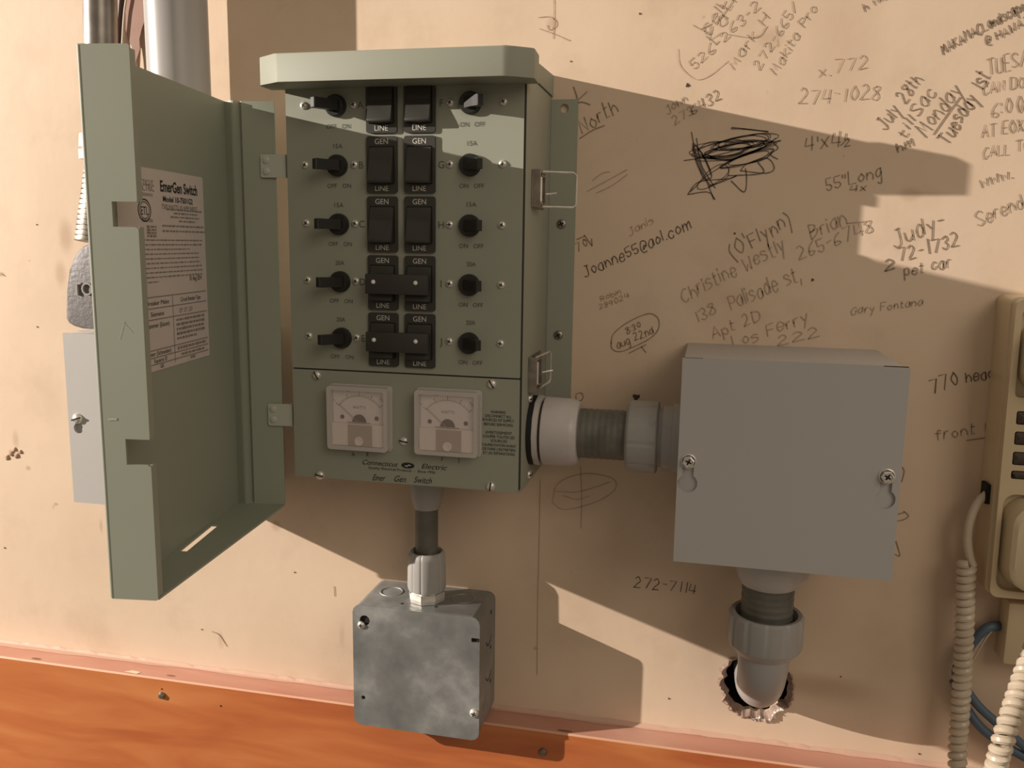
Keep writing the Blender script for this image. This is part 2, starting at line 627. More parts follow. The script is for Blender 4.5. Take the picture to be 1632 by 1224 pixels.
def scrawl(bm, s, uv0, uv1, hpx, w, slant=0.18, jit=0.30):
    a = at(*uv0); b = at(*uv1)
    ux = (b - a); tot = ux.length; ux.normalize()
    uy = Vector((-ux.z, 0, ux.x))
    adv = []
    x = 0
    for ch in s:
        st = G.get(ch, G.get(ch.lower(), ''))
        mx = max([int(t.strip('~')[0]) for q in st.split('|') for t in q.split()] or [2.5])
        adv.append(x); x += mx + 2.0
    x -= 2
    kx = tot / x
    ky = hpx * 0.00078 / 6
    for ch, x0 in zip(s, adv):
        oy = random.uniform(-.5, .5); gs = random.uniform(.9, 1.1)
        st = G.get(ch, G.get(ch.lower(), ''))
        for q in st.split('|'):
            if not q:
                continue
            sm = q[0] == '~'
            pts = []
            for t in q.strip('~').split():
                px = int(t[0]) + random.uniform(-jit, jit); py = int(t[1]) - 3 + random.uniform(-jit, jit)
                py = py * gs + oy
                pts.append(Vector((x0 + px + py * slant, py, 0)))
            if sm and len(pts) > 2:
                pts = smooth(pts, 4)
            P = [a + ux * p.x * kx + uy * p.y * ky + Vector((0, -WALL_EPS, 0)) for p in pts]
            ribbon(bm, P, w * 0.74)

def stroke(bm, uvs, w, sm=True, k=6):
    pts = [at(*p) + Vector((0, -WALL_EPS, 0)) for p in uvs]
    if sm and len(pts) > 2:
        pts = smooth(pts, k)
    ribbon(bm, pts, w * 0.8)

# ================================================================== THE SETTING
HC = at(1206, 1092)
def hole_outline(k=1.0, seed=3, n=44):
    r = random.Random(seed)
    out = []
    for i in range(n):
        a = 2 * math.pi * i / n
        j = r.uniform(0.90, 1.06)
        out.append((HC.x + math.cos(a) * 0.0435 * k * j, HC.z + math.sin(a) * 0.0415 * k * j))
    return out
bm = new()
plate(bm, [(-1.6, -0.9), (1.9, -0.9), (1.9, 1.3), (-1.6, 1.3)], [hole_outline()], 0.0, 0.02, XZ)
wall = obj('wall_back', bm, wallm, loc=(0.15, 0.0, -0.9))
wall['kind'] = 'structure'

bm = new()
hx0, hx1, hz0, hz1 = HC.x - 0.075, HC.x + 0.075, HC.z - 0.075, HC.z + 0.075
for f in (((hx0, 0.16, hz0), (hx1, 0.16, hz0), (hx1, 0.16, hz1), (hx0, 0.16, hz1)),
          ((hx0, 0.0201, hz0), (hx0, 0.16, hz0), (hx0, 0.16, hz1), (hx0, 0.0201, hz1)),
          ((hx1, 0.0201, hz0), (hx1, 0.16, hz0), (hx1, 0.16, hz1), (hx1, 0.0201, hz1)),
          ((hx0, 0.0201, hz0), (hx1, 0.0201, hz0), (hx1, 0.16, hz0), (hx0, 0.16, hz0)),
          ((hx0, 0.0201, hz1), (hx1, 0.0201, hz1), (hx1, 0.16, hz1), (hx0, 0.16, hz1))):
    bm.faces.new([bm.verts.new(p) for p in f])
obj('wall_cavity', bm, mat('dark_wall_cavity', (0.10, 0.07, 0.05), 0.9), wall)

# ragged rim of broken wallboard round the hole
def rim(bm, a0, a1, k0, k1, lift, seed, n=60):
    r = random.Random(seed)
    base = hole_outline()
    def P(a, k):
        i = (a / (2 * math.pi)) * 44
        p = Vector(base[int(i) % 44]).lerp(Vector(base[(int(i) + 1) % 44]), i - int(i))
        return Vector((HC.x + (p.x - HC.x) * k, HC.z + (p.y - HC.z) * k))
    A, B, C = [], [], []
    for i in range(n + 1):
        a = a0 + (a1 - a0) * i / n
        e = max(0.0, math.sin(math.pi * i / n)) ** 0.4
        p = P(a, k0); q = P(a, 1 + (k0 - 1) * 0.0 + r.uniform(0.01, 0.05)); s = P(a, 1 + (k1 - 1) * e * r.uniform(0.35, 1.15))
        A.append(bm.verts.new((p.x, 0.006, p.y)))
        B.append(bm.verts.new((q.x, -lift * r.uniform(0.5, 1.2), q.y)))
        C.append(bm.verts.new((s.x, -0.0006, s.y)))
    for i in range(n):
        bm.faces.new((A[i], A[i + 1], B[i + 1], B[i]))
        bm.faces.new((B[i], B[i + 1], C[i + 1], C[i]))
    return bm
obj('broken_wallboard_rim', rim(new(), math.radians(95), math.radians(395), 0.9, 1.13, 0.004, 5, 90), plasterd, wall, label='torn brown wallboard edge round the pipe hole')
obj('plaster_chip', rim(new(), math.radians(262), math.radians(322), 0.97, 1.22, 0.0055, 8, 26), plaster, wall, label='white plaster chipped along the lower edge of the hole')

# hole where the blue cable leaves the wall, nail holes, plastered dents
bm = new()
c = at(1598, 1000)
lathe(bm, (c.x, -0.0008, c.z), (0, 1, 0), [(0, 0.0), (0, 0.0065)], 16)
for u, v, r in ((1014, 633, .0042), (1020, 22, .0012), (59, 358, .0011), (60, 521, .0012), (910, 98, .0010), (1096, 136, .0022), (700, 100, .0009), (1066, 1113, .0012), (1171, 372, .0012), (1295, 446, .0016), (322, 1003, .0011), (470, 912, .0012), (8, 873, .0014), (1340, 1078, .001), (1465, 1201, .0012)):
    p = at(u, v)
    lathe(bm, (p.x, -WALL_EPS, p.z), (0, 1, 0), [(0, 0), (0, r)], 9, mod=lambda a, t: 1 + 0.35 * math.sin(3 * a + p.x * 90))
islands('nail_hole', bm, mat('hole_shadow', (0.07, 0.045, 0.03), 0.9), wall)

bm = new()
rr = random.Random(4)
for u, v, r in ((18, 722, .0055), (27, 726, .0045), (12, 729, .004), (24, 716, .003), (33, 720, .0028)):
    p = at(u, v)
    lathe(bm, (p.x, 0, p.z), (0, -1, 0), [(0.0004, r), (0.0022, r * 0.6), (0.0028, 0)], 10, mod=lambda a, t: 1 + 0.25 * math.sin(4 * a + r * 900))
obj('plaster_patch', bm, mat('chipped_brown_plaster', (0.46, 0.32, 0.22), 0.9, bump=0.6), wall, sm=True)
# handwriting on the wall -------------------------------------------------
def writing(lines, m, w=0.0017, strokes=(), h=None):
    bm = new()
    for l in lines:
        scrawl(bm, l[0], l[1], l[2], l[3], w * (l[4] if len(l) > 4 else 1))
    for s in strokes:
        stroke(bm, s, w)
    return obj('handwriting', bm, m, wall)

writing([('North', (928, 212), (986, 180), 22)], pen_mid, strokes=[[(914, 138), (919, 152), (922, 166)], [(936, 146), (920, 162), (930, 163), (941, 167)], [(924, 221), (944, 208), (964, 200)]])
writing([('John', (1064, 182), (1095, 160), 11), ('273', (1076, 200), (1105, 180), 12)], pen_soft, 0.0014)
writing([('6432', (1104, 182), (1150, 158), 15)], pen_mid, 0.0014)
writing([('Cell', (1130, 58), (1152, 15), 13), ('Kath', (1140, 70), (1178, -12), 18), ('526-263-2', (1106, 112), (1212, 12), 13), ('Mark H', (1170, 112), (1225, 28), 13), ('272-665/', (1210, 112), (1272, 10), 13), ('Makita Pro', (1236, 120), (1302, 14), 12)], pen_soft, 0.0013,
        strokes=[[(1104, 40), (1117, 46), (1134, 38)], [(1118, 48), (1131, 53)], [(1140, 40), (1172, -4)], [(1160, 55), (1205, 60), (1222, 42)]])
writing([], pen_faint, 0.0011, strokes=[[(1080, 78), (1084, 105), (1108, 126), (1130, 121), (1160, 97)]])
writing([('x.772', (1304, 122), (1382, 108), 17, 0.8), ('274-1028', (1272, 167), (1400, 158), 20, 0.9)], pen_soft, 0.0015)
writing([('h with', (1378, 18), (1422, -6), 12)], pen_mid, 0.0014)
writing([('July 28th', (1410, 208), (1470, 128), 18), ('till', (1441, 222), (1458, 192), 14), ('Sac', (1462, 186), (1490, 148), 18), ('Monday', (1474, 218), (1532, 146), 20), ('hm', (1431, 243), (1456, 232), 15)], pen_mid, 0.0016,
        strokes=[[(1487, 215), (1510, 182), (1530, 155)]])
writing([('Tuesday 1st', (1510, 232), (1578, 122), 19, 1.2)], pen_mid, 0.0017)
writing([('MAKAMACLandscape', (1502, 86), (1634, 16), 13, 1.15), ('@ HAWAII', (1572, 72), (1648, 34), 11)], pen_mid, 0.0015)
writing([('TUES/', (1574, 120), (1634, 104), 20), ('CAN DO', (1566, 152), (1632, 138), 15), ('6:00', (1580, 188), (1630, 176), 20), ('AT EOXAM', (1564, 220), (1654, 206), 16), ('CALL TO', (1566, 252), (1640, 240), 15)], pen_soft, 0.0015)
writing([('www.', (1564, 302), (1614, 282), 16)], pen_mid, 0.0016)
writing([("4'x4", (1283, 242), (1340, 232), 20), ('1', (1343, 224), (1347, 223), 9), ('2', (1346, 234), (1355, 232), 10)], pen_mid, 0.0014, strokes=[[(1340, 232), (1352, 220)]])
writing([('55"Long', (1318, 305), (1405, 280), 17), ('4x', (1354, 306), (1380, 303), 9)], pen_mid, 0.0014)
writing([('Brian', (1294, 382), (1350, 358), 20), ('265-6748', (1274, 414), (1390, 368), 18)], pen_soft, 0.0016, strokes=[[(1350, 356), (1378, 353)]])
writing([("(O'Flynn)", (1168, 412), (1262, 358), 22)], pen_mid, 0.0015)
writing([('Christine Westly', (1090, 482), (1252, 398), 20)], pen_soft, 0.0016)
writing([('138', (1110, 516), (1142, 498), 18), ('Palisade st,', (1166, 492), (1278, 446), 22), ('Apt 2D', (1136, 540), (1212, 510), 17), ('Los Ferry', (1170, 556), (1288, 512), 18)], pen_soft, 0.0016)
writing([('222', (1240, 552), (1306, 534), 14)], pen_soft, 0.0015)
writing([('Janis', (1004, 376), (1042, 354), 11, 0.8)], pen_soft, 0.0013)
writing([('Joanne55@aol.com', (932, 442), (1102, 364), 16)], pen_dark, 0.0015)
writing([('70', (920, 402), (938, 390), 12)], pen_mid, 0.0015, strokes=[[(919, 382), (933, 376)], [(931, 374), (944, 392)], [(944, 392), (943, 380)]])
writing([('Robin', (958, 480), (990, 467), 8), ('289024', (956, 493), (1003, 474), 8)], pen_soft, 0.0012)
writing([('8:30', (1000, 532), (1022, 520), 9), ('aug 22nd', (985, 555), (1042, 531), 12)], pen_mid, 0.0014,
        strokes=[[(974, 548), (978, 532), (1000, 514), (1032, 500), (1048, 506), (1050, 522), (1040, 536), (1020, 548), (990, 560), (976, 556), (974, 544)], [(1002, 563), (1030, 549)], [(1022, 552), (1030, 562)]])
writing([('Gary Fontana', (1357, 501), (1470, 486), 11)], pen_soft, 0.0013)
writing([('Judy-', (1424, 394), (1506, 362), 22), ('72-1732', (1432, 418), (1528, 392), 20)], pen_mid, 0.0017)
writing([('2', (1410, 432), (1426, 428), 15, 1.5), ('pet car', (1442, 440), (1514, 424), 15, 0.9)], pen_mid, 0.0016)
writing([('Serend', (1558, 360), (1630, 330), 18)], pen_soft, 0.0015)
writing([('770', (1485, 628), (1528, 614), 20), ('head', (1540, 610), (1584, 600), 16)], pen_dark, 0.0015)
writing([('front l', (1490, 702), (1570, 688), 15)], pen_mid, 0.0014, strokes=[[(1540, 702), (1575, 697)]])
writing([('272-7114', (1010, 936), (1108, 946), 17)], pen_dark, 0.0014)
# the scribbled-out entry
bm = new()
rr = random.Random(11)
def ell(cx, cy, rx, ry, rot, turns, jit, k=22):
    pts = []
    for i in range(int(turns * 6)):
        a = i * math.pi / 3 + rr.uniform(-.3, .3)
        x = math.cos(a) * rx * rr.uniform(1 - jit, 1 + jit * .4); y = math.sin(a) * ry * rr.uniform(1 - jit, 1 + jit * .4)
        pts.append((cx + x * math.cos(rot) - y * math.sin(rot), cy + x * math.sin(rot) + y * math.cos(rot)))
    return pts
for cx, cy, rx, ry, rot, t in ((1172, 240, 62, 12, -.22, 6), (1186, 226, 50, 11, -.16, 5), (1195, 252, 48, 9, -.30, 4), (1150, 238, 48, 14, -.12, 4), (1120, 262, 36, 9, 1.15, 3), (1140, 280, 34, 14, -.5, 1.6)):
    stroke(bm, ell(cx, cy, rx, ry, rot, t, .35), 0.0011, k=4)
for s in ([(1102, 210), (1108, 240), (1116, 262), (1138, 318)], [(1090, 256), (1140, 248), (1200, 232), (1245, 224)], [(1110, 220), (1118, 262), (1140, 300)],
          [(1100, 306), (1130, 278), (1180, 250), (1244, 224)], [(1096, 310), (1114, 290), (1160, 285), (1174, 280), (1150, 290), (1130, 296)], [(1096, 310), (1128, 306), (1140, 318)],
          [(1165, 288), (1186, 306), (1190, 284), (1188, 268)], [(1166, 203), (1225, 210), (1190, 206), (1165, 205)], [(1180, 272), (1220, 276), (1234, 268), (1222, 252), (1190, 262), (1180, 272)],
          [(1160, 280), (1215, 276), (1208, 258)], [(1232, 228), (1240, 236), (1228, 246), (1240, 254)]):
    stroke(bm, s, 0.0014)
obj('scribble', bm, pencil('scribble_ink', (0.14, 0.105, 0.08)), wall, label='dense black scribble crossing out an old note')
# loose lines, ticks and a pencilled seam
writing([], pen_soft, 0.0012, strokes=[
    [(861, 765), (859, 880), (857, 965), (856, 1075)], [(883, 0), (883, 30), (882, 62)], [(860, 46), (885, 55), (908, 65)], [(858, 28), (876, 27), (886, 34), (886, 42), (876, 48), (872, 40)],
    [(944, 288), (960, 276), (972, 274)], [(936, 305), (960, 292), (1000, 270)], [(950, 308), (975, 296), (1000, 278)], [(885, 783), (920, 784), (950, 776), (972, 768)], [(925, 742), (927, 790), (926, 842)],
    [(880, 800), (890, 770), (930, 755), (975, 762), (980, 780), (950, 800), (900, 812), (880, 800)], [(898, 790), (920, 796), (940, 790)]])
writing([], pen_mid, 0.0013, strokes=[[(918, 628), (926, 626), (930, 632), (926, 638), (919, 637), (918, 630)], [(1438, 744), (1441, 752), (1437, 768)], [(1430, 830), (1440, 828), (1448, 822), (1440, 814)], [(1428, 862), (1434, 885), (1426, 883)], [(8, 440), (2, 436)], [(533, 934), (534, 950)], [(338, 1006), (350, 1012), (362, 1030)], [(1430, 820), (1442, 816)]])

# wainscot: board with a ledge along the top ------------------------------------
WZ = -0.343
BD = 0.040
bm = new()
zt = WZ
prof = [(-BD + 0.0020, zt), (-BD, zt - 0.0020), (-BD, -0.85), (0, -0.85), (0, zt)]
vs0 = [bm.verts.new((-1.5, y, z)) for y, z in prof]
vs1 = [bm.verts.new((1.9, y, z)) for y, z in prof]
for i in range(len(prof)):
    j = (i + 1) % len(prof)
    f = bm.faces.new((vs0[i], vs0[j], vs1[j], vs1[i]))
    f.material_index = 1 if i == len(prof) - 1 else (2 if i == 0 else 0)
bm.faces.new(vs0); bm.faces.new(vs1[::-1])
trim = obj('trim_1', bm, [wood, woodtop, mat('wood_edge_highlight', (0.66, 0.37, 0.24), 0.45)])  # pale nose strip is the rounded edge's highlight, put in as colour
trim['kind'] = 'structure'
bm = new()
# wavering bead of wall paint left along the joint and on the ledge
n = 240
A, B, C = [], [], []
rr = random.Random(21)
off = 0.006
for i in range(n + 1):
    x = -1.4 + 3.2 * i / n
    off = min(0.012, max(0.003, off + rr.uniform(-.0014, .0014)))
    A.append(bm.verts.new((x, -0.0004, WZ + 0.0050 + rr.uniform(-.0012, .0012))))
    B.append(bm.verts.new((x, -0.003, WZ + 0.0012)))
    C.append(bm.verts.new((x, -off, WZ + 0.0004)))
for i in range(n):
    bm.faces.new((A[i], A[i + 1], B[i + 1], B[i])); bm.faces.new((B[i], B[i + 1], C[i + 1], C[i]))
obj('paint_bead', bm, mat('pink_tan_paint', (0.60, 0.385, 0.285), 0.6), trim)
bm = new()
for u, v, a, b_ in ((58, 1050, .008, .0022), (272, 1077, .007, .0016), (900, 1165, .01, .002)):
    d = ray(u, v); p = CAM + d * ((WZ - CAM.z) / d.z)
    bm.faces.new([bm.verts.new((p.x + math.cos(t) * a, max(-BD + .003, min(-.002, p.y + math.sin(t) * b_)), WZ + 0.0005)) for t in [i * math.pi / 6 for i in range(12)]])
islands('scuff', bm, mat('dark_scuff', (0.28, 0.12, 0.07), 0.8), trim)
bm = new()
d = ray(200, 1079); p = CAM + d * ((WZ - CAM.z) / d.z)
p.y = -BD + 0.0065
bm.faces.new([bm.verts.new((p.x + dx, p.y + dy, WZ + 0.0006)) for dx, dy in ((-.012, -.002), (.010, -.004), (.013, .002), (-.002, .004))])
obj('paint_drip', bm, mat('cream_paint_drip', (0.78, 0.66, 0.50), 0.6), trim)

# ------------------------------------------------------------------ shared screw meshes (pointing to -y, drawn about the origin)
def dome(bm, r, h, n=20, mod=None):
    lathe(bm, (0, 0, 0), (0, -1, 0), [(0, r), (h * .35, r * .98), (h * .75, r * .75), (h * .97, r * .35), (h, 0)], n, mod)
def cross(bm, r, h, w, mi=1, slot=False, rot=0.5):
    before = set(bm.faces)
    for k in range(1 if slot else 2):
        a = rot + k * math.pi / 2
        c, s = math.cos(a), math.sin(a)
        pts = [(-r, -w), (r, -w), (r, w), (-r, w)]
        v0 = [bm.verts.new((x * c - z * s, -h * 0.5, x * s + z * c)) for x, z in pts]
        v1 = [bm.verts.new((x * c - z * s, -h * 1.03, x * s + z * c)) for x, z in pts]
        bm.faces.new(v1)
        for i in range(4):
            j = (i + 1) % 4
            bm.faces.new((v0[i], v0[j], v1[j], v1[i]))
    for f in bm.faces:
        if f not in before:
            f.material_index = mi
bm = new(); dome(bm, 0.0043, 0.0028); cross(bm, 0.0022, 0.0028, 0.00055)
ME_SCREW = proto(bm, [steel, dark], 'screw')
bm = new(); dome(bm, 0.0052, 0.0036); cross(bm, 0.0048, 0.0036, 0.0007, slot=True, rot=0.7)
ME_SCREW_SLOT = proto(bm, [steel, dark], 'screw_slotted')
bm = new(); dome(bm, 0.0058, 0.0030); cross(bm, 0.0034, 0.0030, 0.0009)
ME_SCREW_DULL = proto(bm, [steeld, dark], 'screw_dull')
bm = new()
lathe(bm, (0, 0, 0), (0, -1, 0), [(0, 0.0078), (0.0012, 0.0078), (0.0016, 0.0068)], 28)
lathe(bm, (0, 0, 0), (0, -1, 0), [(0.0012, 0.0064), (0.0058, 0.0062), (0.0062, 0.0052), (0.0048, 0.0040), (0.0048, 0)], 6)
cross(bm, 0.0030, 0.0052, 0.0008, rot=0.4)
ME_HEX = proto(bm, [steel, dark], 'hex_screw', sm=False)
bm = new(); dome(bm, 0.0024, 0.0022, 14)
ME_RIVET = proto(bm, [white_pt], 'rivet')
bm = new(); dome(bm, 0.0042, 0.0016, 16); 
ME_RIVETG = proto(bm, [green_l], 'hinge_rivet')

# ================================================================== TRANSFER SWITCH
W = 0.27
D = 0.147
ZS = 0.1282      # seam between the breaker plate and the meter plate
TOP = 0.445
sw = thing('transfer_switch', 'grey-green generator transfer switch on the wall with its door swung open', 'electrical panel', (0.135, 0.0, 0.0))
bm = new()
box(bm, 0, W, -0.1425, -0.0001, 0.0, TOP, 0.0016)
obj('cabinet', bm, green, sw, True)
for x0, x1 in ((W, W + 0.0318), (-0.0318, 0.0)):
    bm = new()
    hx = x0 + 0.0165 if x1 > W else x1 - 0.0165
    plate(bm, rrect(x0 + (0.0002 if x1 > W else 0), x1 - (0 if x1 > W else 0.0002), 0.072, 0.441, 0.0015), [circ(hx - 0.0005, 0.4306, 0.0052, 16)], -0.0042, -0.0004, XZ)
    obj('mounting_flange', bm, green, sw)
for u, v in ((895, 357), (890, 534)):
    p = at(u, v, 0.004)
    inst('mounting_screw', ME_SCREW_DULL, sw, (p.x, -0.0042, p.z))

# front plates
bm = new()
plate(bm, rrect(0.0012, W - 0.0022, ZS + 0.0009, TOP, 0.001, 2), [], -D, -0.1426, XZ)
bm_bp = bm
bm = new()
plate(bm, rrect(0.0012, W - 0.0022, 0.0012, ZS - 0.0009, 0.001, 2), [], -D, -0.1426, XZ)
bm_mp = bm
bm = new()
box(bm, W - 0.0021, W - 0.0006, -0.1452, -0.1424, 0.004, TOP - 0.003)
box(bm, 0.002, W - 0.0022, -0.1445, -0.1424, ZS - 0.0009, ZS + 0.0009)
islands('seam', bm, mat('dark_green_seam', (0.03, 0.035, 0.025), 0.7), sw)

X = Vector((1, 0, 0)); Zv = Vector((0, 0, 1)); NY = Vector((0, -1, 0))
rows = [0.41732 - i * 0.06278 for i in range(5)]
scx = (0.02292, 0.08057, 0.18851, 0.24586)
def F(u, v, d=D + 0.0004):
    return at(u, v, d)

bm = bm_bp      # printed lettering of the breaker plate
for i, z in enumerate(rows):
    amp = '15A' if i < 3 else '20A'
    e = -D - 0.0005
    text(bm, 'ABCDE'[i], (0.0885, e, z - 0.004), X, Zv, 0.0075, mi=1)
    text(bm, 'FGHIJ'[i], (0.1790, e, z - 0.004), X, Zv, 0.0075, mi=1)
    text(bm, amp, (0.062, e, z + 0.0175), X, Zv, 0.0048, width=0.0105, mi=1)
    text(bm, amp, (0.2125, e, z + 0.0190), X, Zv, 0.0048, width=0.0105, mi=1)
    text(bm, 'OFF', (0.0545, e, z - 0.0245), X, Zv, 0.0046, mi=1)
    text(bm, 'ON', (0.0715, e, z - 0.0245), X, Zv, 0.0046, mi=1)
    text(bm, 'ON', (0.2040, e, z - 0.0245), X, Zv, 0.0046, mi=1)
    text(bm, 'OFF', (0.2205, e, z - 0.0245), X, Zv, 0.0046, mi=1)
bp_ = obj('breaker_plate', bm, [green, inkgrey], sw)

# plate screws
for z in rows:
    for x in scx:
        inst('plate_screw', ME_SCREW, bp_, (x, -D, z), (0, random.uniform(0, 1.5), 0))

# circuit breakers: round boss + tilted toggle
def breaker_boss():
    bm = new()
    lathe(bm, (0, 0, 0), (0, -1, 0), [(0, 0.0118), (0.0045, 0.0116), (0.0062, 0.0104), (0.0062, 0.0)], 32)
    lathe(bm, (0, -0.0062, 0), (0, -1, 0), [(0, 0.003), (0.0008, 0.0026), (0.0008, 0)], 14)
    return proto(bm, [black], 'breaker')
def toggle_mesh(sg):
    bm = new()
    a = math.radians(31 if sg < 0 else 46) * sg
    d = Vector((math.sin(a), -math.cos(a), 0)); s = Vector((math.cos(a), math.sin(a), 0))
    t0 = new()
    L0, L1 = -0.001, 0.0275 if sg < 0 else 0.0225
    q = []
    for t, hw, hz in ((L0, 0.0058, 0.0058), (0.012, 0.0046, 0.0053), (L1 - 0.001, 0.0036, 0.0056), (L1, 0.003, 0.005)):
        c = Vector((0, -0.0058, 0)) + d * t + s * 0.000
        q.append([bm.verts.new(c + s * i * hw + Vector((0, 0, j * hz))) for i, j in ((-1, -1), (1, -1), (1, 1), (-1, 1))])
    for A_, B_ in zip(q, q[1:]):
        for i in range(4):
            bm.faces.new((A_[i], A_[(i + 1) % 4], B_[(i + 1) % 4], B_[i]))
    bm.faces.new(q[0]); bm.faces.new(q[-1])
    t0.free()
    return proto(bm, [black], 'toggle', sm=False)
ME_BOSS = breaker_boss()
ME_TOG = {-1: toggle_mesh(-1), 1: toggle_mesh(1)}
for i, z in enumerate(rows):
    for x, sg in ((0.0606 + 0.0006 * i, -1), (0.2108, 1)):
        b = inst('breaker', ME_BOSS, sw, (x, -D, z - 0.001))
        t = bpy.data.objects.new('toggle', ME_TOG[sg]); COL.objects.link(t); t.parent = b

# transfer rockers
rx = [(0.0955, 0.1305), (0.1385, 0.1725)]
bm = new()
plate(bm, rrect(-0.0173, 0.0173, -0.0298, 0.0298, 0.0028, 4), [rrect(-0.0142, 0.0142, -0.0205, 0.0195, 0.001, 2)], -0.0030, 0.0, XZ)
text(bm, 'GEN', (0, -0.0034, 0.0215), X, Zv, 0.0056, width=0.0150, mi=1)
text(bm, 'LINE', (0, -0.0034, -0.0275), X, Zv, 0.0054, width=0.0150, mi=1)
ME_RFRAME = proto(bm, [blackm, white], 'rocker_switch', sm=False)
bm = new()
pr = [(-0.0002, 0.0190), (-0.0052, 0.0182), (-0.0058, 0.0040), (-0.0128, -0.0170), (-0.0122, -0.0196), (-0.0002, -0.0200)]
a0 = [bm.verts.new((-0.0134, y, z)) for y, z in pr]
a1 = [bm.verts.new((0.0134, y, z)) for y, z in pr]
for i in range(len(pr)):
    j = (i + 1) % len(pr)
    bm.faces.new((a0[i], a0[j], a1[j], a1[i]))
bm.faces.new(a0); bm.faces.new(a1[::-1])
bmesh.ops.bevel(bm, geom=bm.edges[:], offset=0.0009, segments=2, profile=0.5, affect='EDGES')
ME_ROCK = proto(bm, [blackm], 'rocker', sm=True)
rz = [0.4175 - i * 0.0629 for i in range(5)]
rz = [0.4170, 0.3542, 0.2912, 0.2282, 0.1655]
for i, z in enumerate(rz):
    for a, b_ in rx:
        o = inst('rocker_switch', ME_RFRAME, sw, ((a + b_) / 2, -D, z))
        for nm, me in (('rocker', ME_ROCK),):
            c_ = bpy.data.objects.new(nm, me); COL.objects.link(c_); c_.parent = o
for z in rz[3:]:
    bm = new()
    box(bm, 0.0995, 0.1695, -D - 0.0215, -D - 0.0135, z - 0.0115, z + 0.0100, 0.001)
    tb = obj('handle_tie', bm, blackm, sw, True)
    for x in (0.1093, 0.1570):
        inst('rivet', ME_RIVET, tb, (x, -D - 0.0215, z + 0.0015))

bm = bm_mp
e = -D - 0.0005
def ptext(s, u, v, hpx, wpx=None, align='C', shear=0.0, mi=0, skew=0.0):
    p = F(u, v)
    text(bm, s, (p.x, e, p.z), X, Zv, hpx * 0.00071, None if wpx is None else wpx * 0.00071, align, shear, mi=mi + 1)
ptext('A', 563, 727, 6); ptext('E', 586, 727, 6)
ptext('F', 705, 735, 6); ptext('J', 731, 736, 6)
ptext('Connecticut', 606, 742, 8, 60, shear=0.3)
ptext('Electric', 692, 748, 8, 42, shear=0.3)
ptext('Quality Electrical Products  -  Since 1926', 640, 751, 4.2, 112)
for s, u, v, w_ in (('Emer', 604, 766, 22), ('Gen', 638, 768, 20), ('Switch', 674, 770, 30)):
    ptext(s, u, v, 10, w_, shear=0.45)
for s, v, w_ in (('WARNING', 659, 24), ('DISCONNECT ALL', 665.5, 42), ('SOURCES OF SUPPLY', 672, 50), ('BEFORE SERVICING', 679, 46),
                 ('AVERTISSEMENT', 692, 42), ('COUPER TOUTES LES', 698.5, 50), ('SOURCES', 705, 26), ("D'ALIMENTATION AVANT", 712, 55), ("DE FAIRE L'ENTRETIEN", 718.5, 52), ('ET LES REPARATIONS', 725, 50)):
    ptext(s, 794 + (v - 659) * 0.02, v, 4.4, w_)
# lightning-bolt oval of the maker
p = F(650, 742)
ring = [bm.verts.new((p.x + 0.0078 * math.cos(t), e, p.z + 0.0034 * math.sin(t))) for t in [i * math.pi / 14 for i in range(28)]]
bm.faces.new(ring).material_index = 1
bm.faces.new([bm.verts.new((p.x + a, e - .0003, p.z + b_)) for a, b_ in ((-.0045, -.0004), (.0008, .0004), (.0002, .0016), (.0048, .0003), (-.0006, -.0004), (.0002, -.0018))]).material_index = 2
mp_ = obj('meter_plate', bm, [green, ink, white], sw)

# meter plate: screws, meters, print
for u, v in ((505, 598), (784, 612), (644, 703), (510, 757), (782, 775)):
    p = F(u, v)
    inst('plate_screw', ME_SCREW_SLOT, mp_, (p.x, -D, p.z), (0, random.uniform(0, 3), 0))
for y, z in ((-0.1040, 0.100), (-0.1, 0.0105)):
    inst('side_screw', ME_SCREW_SLOT, sw, (W + 0.0001, y, z), (0, 0.6, math.radians(90)))

